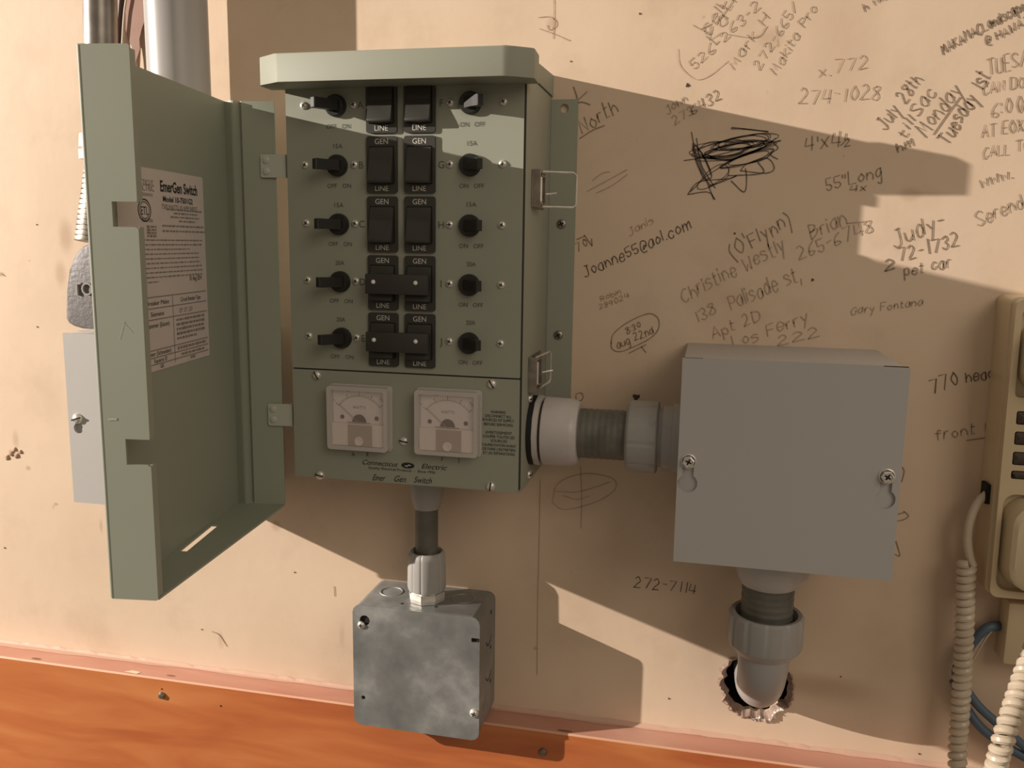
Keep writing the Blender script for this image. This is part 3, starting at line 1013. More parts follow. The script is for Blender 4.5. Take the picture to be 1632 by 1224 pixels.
def meter(x0, x1, z0, z1):
    cx, cz = (x0 + x1) / 2, (z0 + z1) / 2
    w, h = x1 - x0, z1 - z0
    bm = new()
    plate(bm, rrect(x0, x1, z0, z1, 0.004), [rrect(x0 + .0045, x1 - .0045, z0 + .0045, z1 - .0045, 0.002)], -D - 0.0155, -D - 0.0002, XZ)
    plate(bm, rrect(x0 - .0012, x1 + .0012, z0 - .0012, z1 + .0012, 0.004), [rrect(x0 + .004, x1 - .004, z0 + .004, z1 - .004, 0.002)], -D - 0.0035, -D - 0.0001, XZ)
    mt = obj('watt_meter', bm, acrylic, sw, False, label='square watt meter in a milky clear housing')
    e = -D - 0.0075
    dx0, dx1, dz0, dz1 = x0 + .0048, x1 - .0048, z0 + .0048, z1 - .0048
    zm = dz0 + (dz1 - dz0) * 0.40
    bm = new(); plate(bm, [(dx0, zm), (dx1, zm), (dx1, dz1), (dx0, dz1)], [], e, -D - 0.0003, XZ)
    bm_dial = bm
    bm = new()
    box(bm, dx0, dx1, e - 0.0045, -D - 0.0003, dz0, zm - 0.0002)
    obj('lower_frame', bm, dialp, mt)
    bm = new()
    box(bm, dx0 + (dx1 - dx0) * .31, dx0 + (dx1 - dx0) * .77, e - 0.0052, e - 0.0044, dz0 + .0005, zm - 0.001)
    obj('centre_panel', bm, dialt, mt)
    bm = new()
    lathe(bm, (cx + 0.001, e - 0.0052, zm - 0.0195), (0, -1, 0), [(0, 0.0052), (0.0012, 0.0050), (0.0012, 0.0030), (0.0004, 0.0030), (0.0004, 0)], 20)
    obj('zero_adjuster', bm, dialp, mt, True)
    # print on the dial: scale arc, ticks, WATTS, half-round window
    bm = bm_dial
    ez = e - 0.0003
    px, pz = cx, zm + 0.0005
    R = (dx1 - dx0) * 0.50
    for k in range(21):
        a = math.radians(142 - k * 104 / 20)
        big = k % 5 == 0
        r0, r1 = R * 0.98, R * (1.14 if big else 1.05)
        line(bm, (px + math.cos(a) * r0, ez, pz + math.sin(a) * r0), (px + math.cos(a) * r1, ez, pz + math.sin(a) * r1), 0.0007 if big else 0.0004, NY, mi=1)
    prev = None
    for k in range(25):
        a = math.radians(142 - k * 104 / 24)
        p = (px + math.cos(a) * R * .98, ez, pz + math.sin(a) * R * .98)
        if prev:
            line(bm, prev, p, 0.0004, NY, mi=1)
        prev = p
    for k, s_ in enumerate(('0', '1000', '2000', '3000')):
        a = math.radians((140, 108, 76, 46)[k])
        text(bm, s_, (px + math.cos(a) * R * 1.22, ez, pz + math.sin(a) * R * 1.19), (math.sin(a), 0, -math.cos(a)), (math.cos(a), 0, math.sin(a)), 0.0026, mi=1)
    text(bm, 'WATTS', (cx, ez, zm + (dz1 - zm) * 0.44), X, Zv, 0.0034, width=0.0155, mi=1)
    dial = obj('dial', bm, [dialm, inkfaint], mt)
    bm = new()
    bm.faces.new([bm.verts.new((px + 0.0085 * math.cos(t), ez - .0002, zm + .0009 + 0.0095 * math.sin(t))) for t in [i * math.pi / 14 for i in range(15)]])
    for sx in (-1, 1):
        lathe(bm, (px + sx * (dx1 - dx0) * 0.33, e, zm + 0.0065), (0, -1, 0), [(0, 0.0026), (0.001, 0.002), (0.001, 0)], 12)
    obj('pivot_window', bm, mat('dark_meter_window', (0.10, 0.05, 0.03), 0.3), mt)
    bm = new()
    a = math.radians(139)
    line(bm, (px, e - .0015, pz), (px + math.cos(a) * R, e - .0015, pz + math.sin(a) * R), 0.0007, NY)
    line(bm, (px - .014, e - .0014, zm + .0012), (px + .014, e - .0014, zm + .0010), 0.0010, NY)
    obj('needle', bm, needlem, mt)
    bm = new(); box(bm, x0 + .0048, x1 - .0048, -D - 0.0152, -D - 0.0145, z0 + .0048, z1 - .0048)
    obj('clear_cover', bm, clear, mt)
meter(0.0495, 0.1215, 0.0402, 0.1125)
meter(0.1530, 0.2252, 0.0410, 0.1130)

# rain hood with folded lip ----------------------------------------------------
bm = new()
hz0, hz1 = 0.4345, 0.4632
pts = [(-0.0155, -0.1500), (-0.0155, -0.1700), (-0.0125, -0.1760), (0.0115, -0.1895), (0.0160, -0.1920), (0.2540, -0.1920), (0.2575, -0.1910), (0.2665, -0.1870), (0.2825, -0.1760), (0.2835, -0.1740), (0.2820, -0.1450), (-0.0155, -0.1450)]
pts = [pts[0]] + pts[1:]
outer = [(-0.0155, -0.1450)] + pts[1:-1]
def XY(a, b, w):
    # the lid falls slightly toward the front
    return (a, b, w)
plate(bm, outer, [], hz0, hz1, XY)
# narrower cap running back to the wall, higher at the wall
c0 = [(-0.0005, -0.1448), (0.2715, -0.1448), (0.2715, -0.0002), (-0.0005, -0.0002)]
lo = [bm.verts.new((x, y, 0.4452 if y > -.1 else 0.4452)) for x, y in c0]
hi = [bm.verts.new((x, y, 0.4690 if y > -.05 else 0.4628)) for x, y in c0]
bm.faces.new(lo[::-1]); bm.faces.new(hi)
for i in range(4):
    bm.faces.new((lo[i], lo[(i + 1) % 4], hi[(i + 1) % 4], hi[i]))
bmesh.ops.bevel(bm, geom=[e_ for e_ in bm.edges if all(v.co.z > 0.46 and v.co.y < -0.1449 for v in e_.verts)], offset=0.0016, segments=2, profile=0.5, affect='EDGES')
# hollow underside
obj('rain_hood', bm, green, sw, True)

# latches on the right side --------------------------------------------------------
def latch(y, z, open_, hgt):
    bm = new()
    x = W + 0.0001
    box(bm, x, x + 0.0016, y - 0.006, y + 0.062, z - hgt / 2, z + hgt / 2, 0.0004)
    box(bm, x + .0016, x + 0.010, y - 0.006, y - 0.0045, z - hgt / 2, z + hgt / 2, 0.0003)
    box(bm, x + .0016, x + 0.009, y + 0.030, y + 0.0315, z - hgt * .35, z + hgt * .35, 0.0003)
    for sz in (-1, 1):
        box(bm, x + .0016, x + 0.010, y - 0.004, y + 0.028, z + sz * hgt * .42 - .0006, z + sz * hgt * .42 + .0006)
    o = obj('latch', bm, steeld, sw, label='steel draw latch with wire bail')
    bm = new()
    if open_:
        h2 = 0.0188
        pts = [(x + .008, y + .010, z - .014), (x + .009, y + .014, z - h2), (x + .040, y + .030, z - h2), (x + .0435, y + .031, z - h2 + .003), (x + .0435, y + .031, z + h2 - .003), (x + .040, y + .030, z + h2), (x + .009, y + .014, z + h2), (x + .008, y + .010, z + .014)]
    else:
        h2 = 0.0185
        pts = [(x + .006, y + .004, z - .013), (x + .0065, y + .006, z - h2), (x + .012, y + .058, z - h2 + .001), (x + .0135, y + .061, z - h2 + .004), (x + .0135, y + .061, z + h2 - .001), (x + .012, y + .058, z + h2 + .001), (x + .0065, y + .006, z + h2), (x + .006, y + .004, z + .013)]
    tube(bm, pts, 0.0013, 8)
    obj('wire_bail', bm, steel, o, True)
    bm = new()
    tube(bm, [(x + .007, y + .012, z - .013), (x + .007, y + .012, z + .013)], 0.0017, 8)
    tube(bm, [(x + .004, y + .040, z - .004), (x + .012, y + .050, z - .003), (x + .018, y + .052, z - .002)], 0.0012, 6)
    obj('latch_pin', bm, steel, o, True)
latch(-0.108, 0.332, True, 0.040)
latch(-0.108, 0.128, False, 0.040)

# door -------------------------------------------------------------------------
HA = -0.14331
fd = Vector((-math.sin(HA), -math.cos(HA), 0)); gd = Vector((math.cos(HA), -math.sin(HA), 0))
HX = Vector((-0.06932, -0.15298, 0))
HW, HT, HL, DZ0, DZ1 = 0.2781, 0.0395, 0.0562, -0.0372, 0.4229
TH = 0.0022
def DP(s, g, z):
    return HX + fd * s + gd * g + Vector((0, 0, z))
bm = new()
# face (s,z plane), outer skin at g=-TH..0
plate(bm, [(0, DZ0), (HW, DZ0), (HW, DZ1), (0, DZ1)], [], -TH, 0.0, lambda a, b, w: DP(a, w, b))
# free-end flange with two latch notches
nz = [(0.2815, 0.3015), (0.0833, 0.1055)]
nd = 0.0182
out = [(-TH, DZ0), (HT - .0015, DZ0), (HT, DZ0 + .0015)]
for a, b_ in sorted(nz):
    out += [(HT, a - 0.0015), (HT - .003, a), (nd, a), (nd, b_), (HT - .0005, b_), (HT, b_ + .0005)]
out += [(HT, DZ1 - .0015), (HT - .0015, DZ1), (-TH, DZ1)]
plate(bm, out, [], HW, HW + TH, lambda a, b, w: DP(w, a, b))
# folded hem behind the free flange, broken at the notches
for a, b_ in ((DZ0 + .003, nz[1][0]), (nz[1][1], nz[0][0]), (nz[0][1], DZ1 - .003)):
    plate(bm, [(HT - TH, a), (HT, a), (HT, b_), (HT - TH, b_)], [], HW - 0.007, HW, lambda p_, q_, w: DP(w, p_, q_))
lathe(bm, DP(HW + 0.0004, -TH + 0.0004, DZ0 + .001), (0, 0, 1), [(0, 0), (0, 0.0021), (DZ1 - DZ0 - .002, 0.0021), (DZ1 - DZ0 - .002, 0)], 20)
# bottom flange with drain slot
sl = [(0.083, 0.0025), (0.166, 0.0045), (0.166, 0.0128), (0.083, 0.0108)]
plate(bm, [(0, 0.0001), (HW, 0.0001), (HW, HT), (0, HL)], [sl], DZ0, DZ0 + TH, lambda a, b, w: DP(a, b, w))
# hinge-side flange with a pressed gasket channel
prof = [(0.0, 0.0), (0.006, 0.010), (0.0065, 0.0125), (-0.003, 0.0160), (0.0015, 0.020), (0.0, HL)]
for (s0, g0), (s1, g1) in zip(prof, prof[1:]):
    vs = [bm.verts.new(DP(s, g, z)) for s, g, z in ((s0, g0, DZ0 + TH), (s1, g1, DZ0 + TH), (s1, g1, DZ1), (s0, g0, DZ1))]
    vb = [bm.verts.new(DP(s - TH, g, z)) for s, g, z in ((s0, g0, DZ0 + TH), (s1, g1, DZ0 + TH), (s1, g1, DZ1), (s0, g0, DZ1))]
    bm.faces.new(vs); bm.faces.new(vb[::-1])
    for i in range(4):
        bm.faces.new((vs[i], vs[(i + 1) % 4], vb[(i + 1) % 4], vb[i]))
door = obj('door', bm, green_in, sw)

# hinges
for z0_, z1_ in ((0.3410, 0.3660), (0.0600, 0.0858)):
    bm = new()
    g0, g1 = 0.0405, 0.0672
    plate(bm, rrect(g0, g1, z0_, z1_, 0.002, 3), [], 0.0021, 0.0036, lambda a, b, w: DP(w, a, b))
    a = DP(0.0036, g1, 0)
    box(bm, a.x - 0.0005, a.x + 0.0012, a.y - 0.0005, a.y + 0.010, z0_, z1_)
    hg = obj('hinge', bm, green_l, sw, label='small green hinge leaf joining the door to the cabinet')
    for k in (0.27, 0.75):
        p = DP(0.0036, 0.0465, z0_ + (z1_ - z0_) * k)
        inst('hinge_rivet', ME_RIVETG, hg, p, (0, 0, -HA))

# label on the inside of the door
LS0, LS1, LZ0, LZ1 = 0.0655, 0.2400, 0.1492, 0.3360
bm = new()
plate(bm, rrect(LS0, LS1, LZ0, LZ1, 0.003, 4), [], 0.0001, 0.0006, lambda a, b, w: DP(a, w, b))
ux = -fd
def dl(u, v):
    p = on_plane(u, v, HX, gd)
    return (p - HX).dot(fd), p.z
def ltext(s, s_, z, h, w=None, align='C', mi=0, shear=0.0, bold=0.0):
    text(bm, s, DP(s_, 0.0009, z), ux, Zv, h, w, align, shear, mi=mi + 1, bold=bold)
s_, z_ = dl(285, 305); ltext('EmerGen Switch', s_, z_ - .002, 0.0100, 0.080, bold=0.022)
s_, z_ = dl(283, 321); ltext('Model 10-7501G2', s_, z_ - .0015, 0.0052, 0.064, bold=0.018)
s_, z_ = dl(286, 331); ltext('7500 WATTS 30 AMP INPUT', s_, z_ - .0025, 0.0046, 0.078, mi=1)
s_, z_ = dl(232, 294); ltext('CONNECTICUT', s_ + .012, z_, 0.0044, 0.050, mi=1)
s_, z_ = dl(232, 304); ltext('ELECTRIC', s_ + .002, z_, 0.0060, 0.034, mi=1)
s_, z_ = dl(231, 312); ltext('POWER SERIES', s_ + .010, z_, 0.0026, 0.046, mi=1)
s_, z_ = dl(234, 354); ltext('3056786', s_ , z_, 0.0034, 0.020, mi=1)
s_, z_ = dl(315, 446); ltext('01 Aug 2014', s_ + .006, z_, 0.0052, 0.028)
# ETL roundel
sc, zc = dl(229, 335)
for r, w_ in ((0.0115, 0.0012), (0.0088, 0.0007)):
    prev = None
    for k in range(33):
        a = k * math.pi / 16
        p = DP(sc + r * math.cos(a), 0.0009, zc + r * 0.85 * math.sin(a))
        if prev is not None:
            line(bm, prev, p, w_, gd, mi=1)
        prev = p
ltext('ETL', sc, zc - .004, 0.0075, 0.013)
# small print: rows of broken strokes too fine to read
rr = random.Random(5)
def fine(z, s_hi, s_lo, h=0.0016):
    s = s_hi
    while s > s_lo:
        w_ = rr.uniform(.0025, .0085)
        e_ = max(s_lo, s - w_)
        line(bm, DP(s, 0.0009, z), DP(e_, 0.0009, z), h * rr.uniform(.7, 1.1), gd, mi=2)
        s = e_ - rr.uniform(.0012, .002)
for k, (v0, a, b_) in enumerate(((337.5, .150, .072), (343, .135, .082), (349, .142, .078), (355, .125, .088), (363, .160, .068), (371, .160, .066))):
    fine(dl(290, v0 - 2)[1], a, b_)
for k in range(4):
    fine(dl(234, 361 + k * 5)[1], .19, .172, .0022)
zb = dl(290, 383)[1]
for k in range(10):
    fine(zb - k * 0.0043, 0.232, 0.072 + (0.03 if k in (2, 9) else 0) + (0.07 if k == 9 else rr.uniform(0, .01)), 0.0013)
# breaker table
tz = [dl(300, v)[1] for v in (457, 472, 486, 541, 553, 566)]
tz = [0.2185, 0.2080, 0.1975, 0.1690, 0.1620, 0.1555]
for z in tz:
    line(bm, DP(0.236, 0.0009, z), DP(0.069, 0.0009, z), 0.0009, gd, mi=2)
line(bm, DP(0.146, 0.0009, tz[0]), DP(0.146, 0.0009, 0.1525), 0.0009, gd, mi=2)
ltext('Circuit Breaker Make', 0.188, 0.2110, 0.0042, 0.068)
ltext('Circuit Breaker Type', 0.106, 0.2110, 0.0042, 0.046)
ltext('Siemens', 0.178, 0.2005, 0.0044, 0.026)
ltext('QP, QT, QD', 0.118, 0.2005, 0.0042, 0.030, mi=1)
ltext('Cutler-Hammer (Eaton)', 0.188, 0.1900, 0.0044, 0.066)
for k in range(5):
    fine(0.1935 - k * .0046, 0.140, 0.076 + (0.02 if k == 4 else 0), 0.0026)
ltext('Federal Pioneer (Schneider)', 0.190, 0.1638, 0.0040, 0.072)
fine(0.1655, 0.140, 0.074, 0.0028)
ltext('Square D', 0.176, 0.1570, 0.0038, 0.026)
fine(0.1587, 0.132, 0.078, 0.0026)
ltext('GE', 0.174, 0.1510, 0.0036, 0.007)
fine(0.1530, 0.112, 0.100, 0.0026)
obj('instruction_label', bm, [paper, ink, inkfaint], door, label='white printed instruction label inside the door')

# scuff and scratches on the free flange
bm = new()
for (a, b_), (c_, d_), w_ in (((0.004, .122), (.012, .1225), .002), ((.018, .19), (.023, .205), .0004), ((.021, .205), (.029, .196), .0004)):
    line(bm, DP(HW + TH + .0003, a, b_), DP(HW + TH + .0003, c_, d_), w_, fd)
islands('scratch', bm, mat('pale_scratch', (0.40, 0.42, 0.35), 0.6), door)

# ================================================================== GREY PULL BOX ON THE RIGHT
JX0, JX1, JZ0, JZ1, JD = 0.43964, 0.65451, -0.05415, 0.16095, 0.166
pb = thing('pull_box', 'square plain grey metal pull box mounted right of the transfer switch', 'junction box', ((JX0 + JX1) / 2, 0, JZ0))
bm = new()
box(bm, JX0 + .0015, JX1 - .0015, -JD + .0035, -0.0002, JZ0 + .0015, JZ1 - .002, 0.0008)
obj('body', bm, grey, pb, True)
kp1 = at(1097.5, 735, JD); kp2 = at(1413.5, 759, JD)
def keyhole(p, r=0.0098, w=0.0055, dz=-0.0235):
    pts = []
    c = (p.x, p.z + dz)
    a0 = math.asin(w / r)
    for i in range(21):
        a = math.pi / 2 + a0 + (2 * math.pi - 2 * a0) * i / 20
        pts.append((c[0] + r * math.cos(a), c[1] + r * math.sin(a)))
    pts += [(p.x + w, p.z), (p.x + w * .6, p.z + w * .8), (p.x - w * .6, p.z + w * .8), (p.x - w, p.z)]
    return pts
bm = new()
plate(bm, [(JX0, JZ0), (JX1, JZ0), (JX1, JZ1 - .0005), (JX0, JZ1)], [keyhole(kp1), keyhole(kp2)], -JD, -JD + 0.0034, XZ)
box(bm, JX0 + .020, JX1 - .024, -JD + .0002, -JD + .010, JZ1 - .001, JZ1 + .0006)
cv = obj('cover', bm, grey, pb)
for p in (kp1, kp2):
    inst('hex_screw', ME_HEX, cv, (p.x, -JD, p.z), (0, random.random(), 0))
bm = new()
box(bm, JX0 + .002, JX0 + .0235, -JD + .0028, -JD + .0050, JZ1 - .0006, JZ1 + .0002)
box(bm, JX1 - .0255, JX1 - .001, -JD + .0028, -JD + .0050, JZ1 - .0006, JZ1 + .0002)
islands('cover_gap', bm, dark, pb)

# ================================================================== HORIZONTAL CONDUIT RUN
AX = Vector((0, -0.083, 0.0592))
def ridged(n, depth, half=0.16):
    def f(a, t):
        x = (a * n / (2 * math.pi)) % 1.0
        return 1 - depth if x < half else 1.0
    return f
def ribs(x0, x1, r, n, amp):
    out = [(x0, r)]
    k = n * 4
    for i in range(k + 1):
        t = i / k
        out.append((x0 + (x1 - x0) * t, r * (1 + amp * math.sin(t * n * 2 * math.pi))))
    return out
hc = thing('conduit_coupling', 'short thick horizontal grey conduit joining transfer switch and pull box', 'conduit', (W, AX.y, AX.z))
x0 = W + 0.0003
bm = new()
lathe(bm, (x0, AX.y, AX.z), X, [(0, 0), (0, 0.0405), (0.0062, 0.0405), (0.0062, 0)], 40)
obj('gasket', bm, rubber, hc, True)
bm = new()
lathe(bm, (x0, AX.y, AX.z), X, [(0.0062, 0), (0.0062, 0.0415), (0.0120, 0.0415), (0.0122, 0.040), (0.0122, 0)], 12)
lathe(bm, (x0, AX.y, AX.z), X, [(0.0122, 0.0345), (0.0150, 0.0345)], 40)
lathe(bm, (x0, AX.y, AX.z), X, [(0.0150, 0), (0.0150, 0.0388), (0.0160, 0.0398), (0.047, 0.0388), (0.0520, 0.0370), (0.0552, 0.0345), (0.0555, 0.028)], 48)
obj('hub', bm, pvc_light, hc, True, label='pale grey threaded hub')
bm = new()
lathe(bm, (x0, AX.y, AX.z), X, [(0.0122, 0.0352), (0.0150, 0.0352)], 40)
obj('seal_groove', bm, mat('dark_brown_groove', (0.06, 0.025, 0.015), 0.8), hc, True)  # dark brown ring between hub flange and hub body
bm = new()
lathe(bm, (0, AX.y, AX.z), X, ribs(x0 + 0.052, 0.386, 0.0284, 9, 0.012), 44)
obj('conduit', bm, pvc_dark, hc, True)
bm = new()
lathe(bm, (0.3795, AX.y, AX.z), X, [(0, 0.0275), (0.0004, 0.036), (0.0030, 0.0395), (0.005, 0.0408), (0.0335, 0.0408), (0.0350, 0.0395), (0.035, 0.030)], 96, mod=ridged(10, 0.03, 0.10))
obj('compression_nut', bm, pvc, hc, True)
bm = new()
lathe(bm, (0.4140, AX.y, AX.z), X, [(0, 0.0330), (0.0058, 0.0330), (0.006, 0.0365), (0.0165, 0.0368), (0.0168, 0.0395), (0.0248, 0.0398), (0.0252, 0.0)], 40)
obj('adapter', bm, pvc, hc, True)

# ================================================================== VERTICAL RUN TO THE SQUARE BOX
VX = Vector((0.1292, -0.0460, 0))
DN = Vector((0, 0, -1))
vc = thing('conduit_coupling', 'thin vertical grey conduit under the transfer switch down to the galvanised box', 'conduit', (VX.x, VX.y, -0.1790))
bm = new()
lathe(bm, (VX.x, VX.y, -0.0002), DN, [(0, 0), (0, 0.0215), (0.0380, 0.0212), (0.0440, 0.0200), (0.0540, 0.0170), (0.0570, 0.0165), (0.0570, 0.010)], 40)
obj('hub', bm, pvc, vc, True)
bm = new()
lathe(bm, (VX.x, VX.y, 0), DN, [(0.055, 0.0143), (0.130, 0.0143)], 32)
obj('conduit', bm, pvc_dark, vc, True)
bm = new()
lathe(bm, (VX.x, VX.y, 0), DN, [(0.130, 0.0150), (0.118, 0.0172), (0.1135, 0.0200), (0.116, 0.0225), (0.122, 0.0240), (0.160, 0.0246), (0.1640, 0.0236)], 96, mod=ridged(12, 0.035, 0.10))
obj('compression_nut', bm, pvc, vc, True)
bm = new()
lathe(bm, (VX.x, VX.y, 0), DN, [(0.1636, 0), (0.1636, 0.0215), (0.1660, 0.0215), (0.1662, 0.0238), (0.1735, 0.0238), (0.1786, 0.0228), (0.1788, 0)], 8)
obj('lock_nut', bm, steel, vc, False)

# ================================================================== GALVANISED SQUARE BOX
BX0, BX1, BZ0, BZ1, BDp = 0.0433, 0.2095, -0.3424, -0.1791, 0.0840
gb = thing('junction_box', 'blotchy galvanised square steel box resting on the wooden ledge', 'junction box', ((BX0 + BX1) / 2, 0, BZ0))
bm = new()
ch = 0.010
def octo(x0, x1, z0, z1, c, n=3):
    return rrect(x0, x1, z0, z1, c, n)
plate(bm, octo(BX0 + .0012, BX1 - .0008, BZ0 + .001, BZ1, ch), [], -BDp + 0.0028, -0.0003, XZ)
gbody = obj('body', bm, galv, gb, True)
sc1 = at(580, 991, BDp + .002); sc1h = at(580, 989, BDp + .002)
bm = new()
h1 = at(757, 1022, BDp + .002); h2 = at(578, 1113, BDp + .002)
h0 = at(579, 991, BDp + .002)
plate(bm, octo(BX0, BX1, BZ0, BZ1 - .0003, ch), [circ(h0.x + .001, h0.z + .001, 0.0068, 18), rrect(h1.x - .0052, h1.x + .0052, h1.z - .0028, h1.z + .0028, .0012, 3), circ(h2.x, h2.z, 0.0028, 12)], -BDp, -BDp + 0.0026, XZ)
gcov = obj('cover', bm, galv, gb)
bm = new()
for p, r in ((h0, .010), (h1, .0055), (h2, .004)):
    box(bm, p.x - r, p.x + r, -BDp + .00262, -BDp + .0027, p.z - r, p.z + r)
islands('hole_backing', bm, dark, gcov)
p = at(575, 997, BDp + .002); inst('screw', ME_SCREW, gcov, (p.x, -BDp, p.z), (0, .3, 0), 1.15)
p = at(755, 1138, BDp + .002); inst('screw', ME_SCREW, gcov, (p.x, -BDp, p.z), (0, .9, 0), 1.35)
bm = new()
def ringtop(x, y, z, r, w):
    lathe(bm, (x, y, z), (0, 0, 1), [(0, r), (0.0009, r - w * .3), (0.0009, r - w * .7), (0, r - w)], 36)
ringtop(0.0773, -0.0350, BZ1, 0.0155, 0.0022)
ringtop(0.1730, -0.0330, BZ1, 0.0155, 0.0022)
islands('knockout_ring', bm, galv, gbody, True)
bm = new()
for x, y in ((0.1036, -0.0674), (0.1478, -0.0658)):
    lathe(bm, (x, y, BZ1 + .0003), (0, 0, 1), [(0, 0.0021), (0, 0)], 12)
for z in (-.197, -.245, -.292):
    lathe(bm, (BX1 - .0006, -0.0240, z), X, [(0, 0.0028), (0, 0)], 12)
for z, k in ((-.222, 1), (-.270, 1)):
    prev = None
    for i in range(7):
        a = math.radians(200 + i * 22)
        p = (BX1 - .0004, -.034 + .015 * math.cos(a), z + .015 * math.sin(a))
        if prev:
            line(bm, prev, p, .0014, X)
        prev = p
islands('pilot_hole', bm, dark, gbody)

# ================================================================== RUN BELOW THE PULL BOX INTO THE WALL
EX, EY = 0.5440, -0.083
ec = thing('conduit_elbow', 'grey conduit from under the pull box bending into a ragged wall hole', 'conduit', (EX, EY, -0.20))
bm = new()
lathe(bm, (EX, EY, JZ0 - 0.0002), DN, [(0, 0), (0, 0.0385), (0.026, 0.0380), (0.036, 0.0355), (0.043, 0.0320), (0.046, 0.0300), (0.046, 0.020)], 48)
lathe(bm, (EX + .006, EY + .012, JZ0 - 0.0002), DN, [(0, 0.0385), (0.036, 0.0380), (0.038, 0.030)], 48)
obj('hub', bm, pvc_light, ec, True, label='pale grey box adapter')
bm = new()
lathe(bm, (EX, EY, 0), DN, ribs(0.098, 0.152, 0.0284, 7, 0.014), 44)
obj('conduit', bm, pvc_dark, ec, True)
bm = new()
lathe(bm, (EX, EY, 0), DN, [(0.151, 0.0286), (0.143, 0.0320), (0.1345, 0.0345), (0.1340, 0.0385), (0.137, 0.0412), (0.170, 0.0412), (0.1735, 0.0395), (0.1790, 0.0340), (0.182, 0.0318), (0.182, 0.020)], 120, mod=lambda a, t: (1 - 0.035 if ((a * 12 / (2 * math.pi)) % 1.0 < 0.10 and 0.136 < t < 0.172) else 1.0))
obj('compression_nut', bm, pvc, ec, True)
bm = new()
pts = [(EX, EY, -0.175), (EX, EY + .001, -0.190), (EX, EY + .005, -0.204), (EX, EY + .014, -0.220), (EX, EY + .028, -0.235), (EX, EY + .046, -0.246), (EX, EY + .068, -0.253), (EX, EY + .095, -0.256), (EX, EY + .13, -0.257)]
tube(bm, smooth(pts, 5), lambda t: 0.0292 - 0.0025 * min(1, t * 2), 40)
obj('elbow', bm, pvc_pipe, ec, True)

# ================================================================== LEFT-HAND EQUIPMENT BEHIND THE DOOR
LD = 0.160
lb = at(118, 800, LD); ltp = at(107, 531, LD)
LX0 = lb.x; LZB = lb.z; LZT = ltp.z
LX1 = LX0 + 0.205
lgb = thing('pull_box', 'plain grey metal enclosure on the far left behind the open door', 'junction box', ((LX0 + LX1) / 2, 0, LZB))
bm = new()
box(bm, LX0 + .003, LX1 - .003, -LD + .004, -0.0002, LZB + .003, LZT - .0005, 0.001)
obj('body', bm, grey, lgb, True)
ks = at(124, 667, LD)
bm = new()
plate(bm, [(LX0, LZB), (LX1, LZB), (LX1, LZT), (LX0, LZT)], [keyhole(ks, 0.0065, 0.0036, -0.012)], -LD, -LD + 0.0034, XZ)
cvl = obj('cover', bm, grey, lgb)
inst('screw', ME_SCREW_SLOT, cvl, (ks.x, -LD, ks.z), (0, .4, 0), 1.25)
bm = new()
z1_ = at(104, 677, LD - .03).z
box(bm, LX0 - .0065, LX0 + .0028, -LD + .030, -LD + .055, z1_, LZT - .001, 0.0006)
obj('side_tab', bm, grey, lgb)

# cast plug housing standing on it, lettering TO..
CDp = 0.155
def c2(u, v):
    p = at(u, v, CDp)
    return (p.x, p.z)
co = [c2(156, 388), c2(148, 388.5), c2(138, 389), c2(130, 393), c2(121, 403), c2(115, 414), c2(111, 430), c2(107, 465), c2(103.5, 497), c2(104, 508), c2(108, 515), c2(116, 520), c2(129, 524), c2(156, 525)]
xr = at(236, 525, CDp).x
bot = max(LZT + 0.0004, min(q[1] for q in co))
top = max(q[1] for q in co)
co = [(x, max(z, bot)) for x, z in co]
co2 = [(xr, bot), (xr + .003, bot + .02), (xr - .008, top - .03), (xr - .030, top)]
bm = new()
plate(bm, co + co2, [], -CDp, -0.062, XZ)
bmesh.ops.bevel(bm, geom=[e_ for e_ in bm.edges if all(abs(v.co.y + CDp) < 1e-5 for v in e_.verts)], offset=0.004, segments=3, profile=0.5, affect='EDGES')
chs = obj('cast_housing', bm, cast, None, True)
tag(chs, 'dark grey cast housing embossed TO, standing on the left enclosure', 'cast housing')
bm = new()
for ch_, u_, w_ in (('T', 118.5, 0.0115), ('O', 132.5, 0.0150), ('L', 151, 0.009)):
    p = at(u_, 470, CDp)
    text(bm, ch_, (p.x, -CDp + 0.0002, p.z), X, Zv, 0.0150, w_, 'L')
bmesh.ops.remove_doubles(bm, verts=bm.verts, dist=1e-6)
ret = bmesh.ops.extrude_face_region(bm, geom=bm.faces[:])
for g_ in ret['geom']:
    if isinstance(g_, bmesh.types.BMVert):
        g_.co.y -= 0.0030
obj('embossed_lettering', bm, mat('pale_cast_lettering', (0.30, 0.28, 0.27), 0.5), chs)  # letters a lighter grey than the housing
bm = new()
p = at(153, 428, CDp)
lathe(bm, (p.x, -CDp + .0005, p.z), NY, [(0, 0.0085), (0.0028, 0.0085), (0.0028, 0.0062), (0, 0.0062)], 30)
obj('embossed_ring', bm, mat('pale_cast_ring', (0.28, 0.26, 0.25), 0.5), chs, True)  # ring a lighter grey than the housing

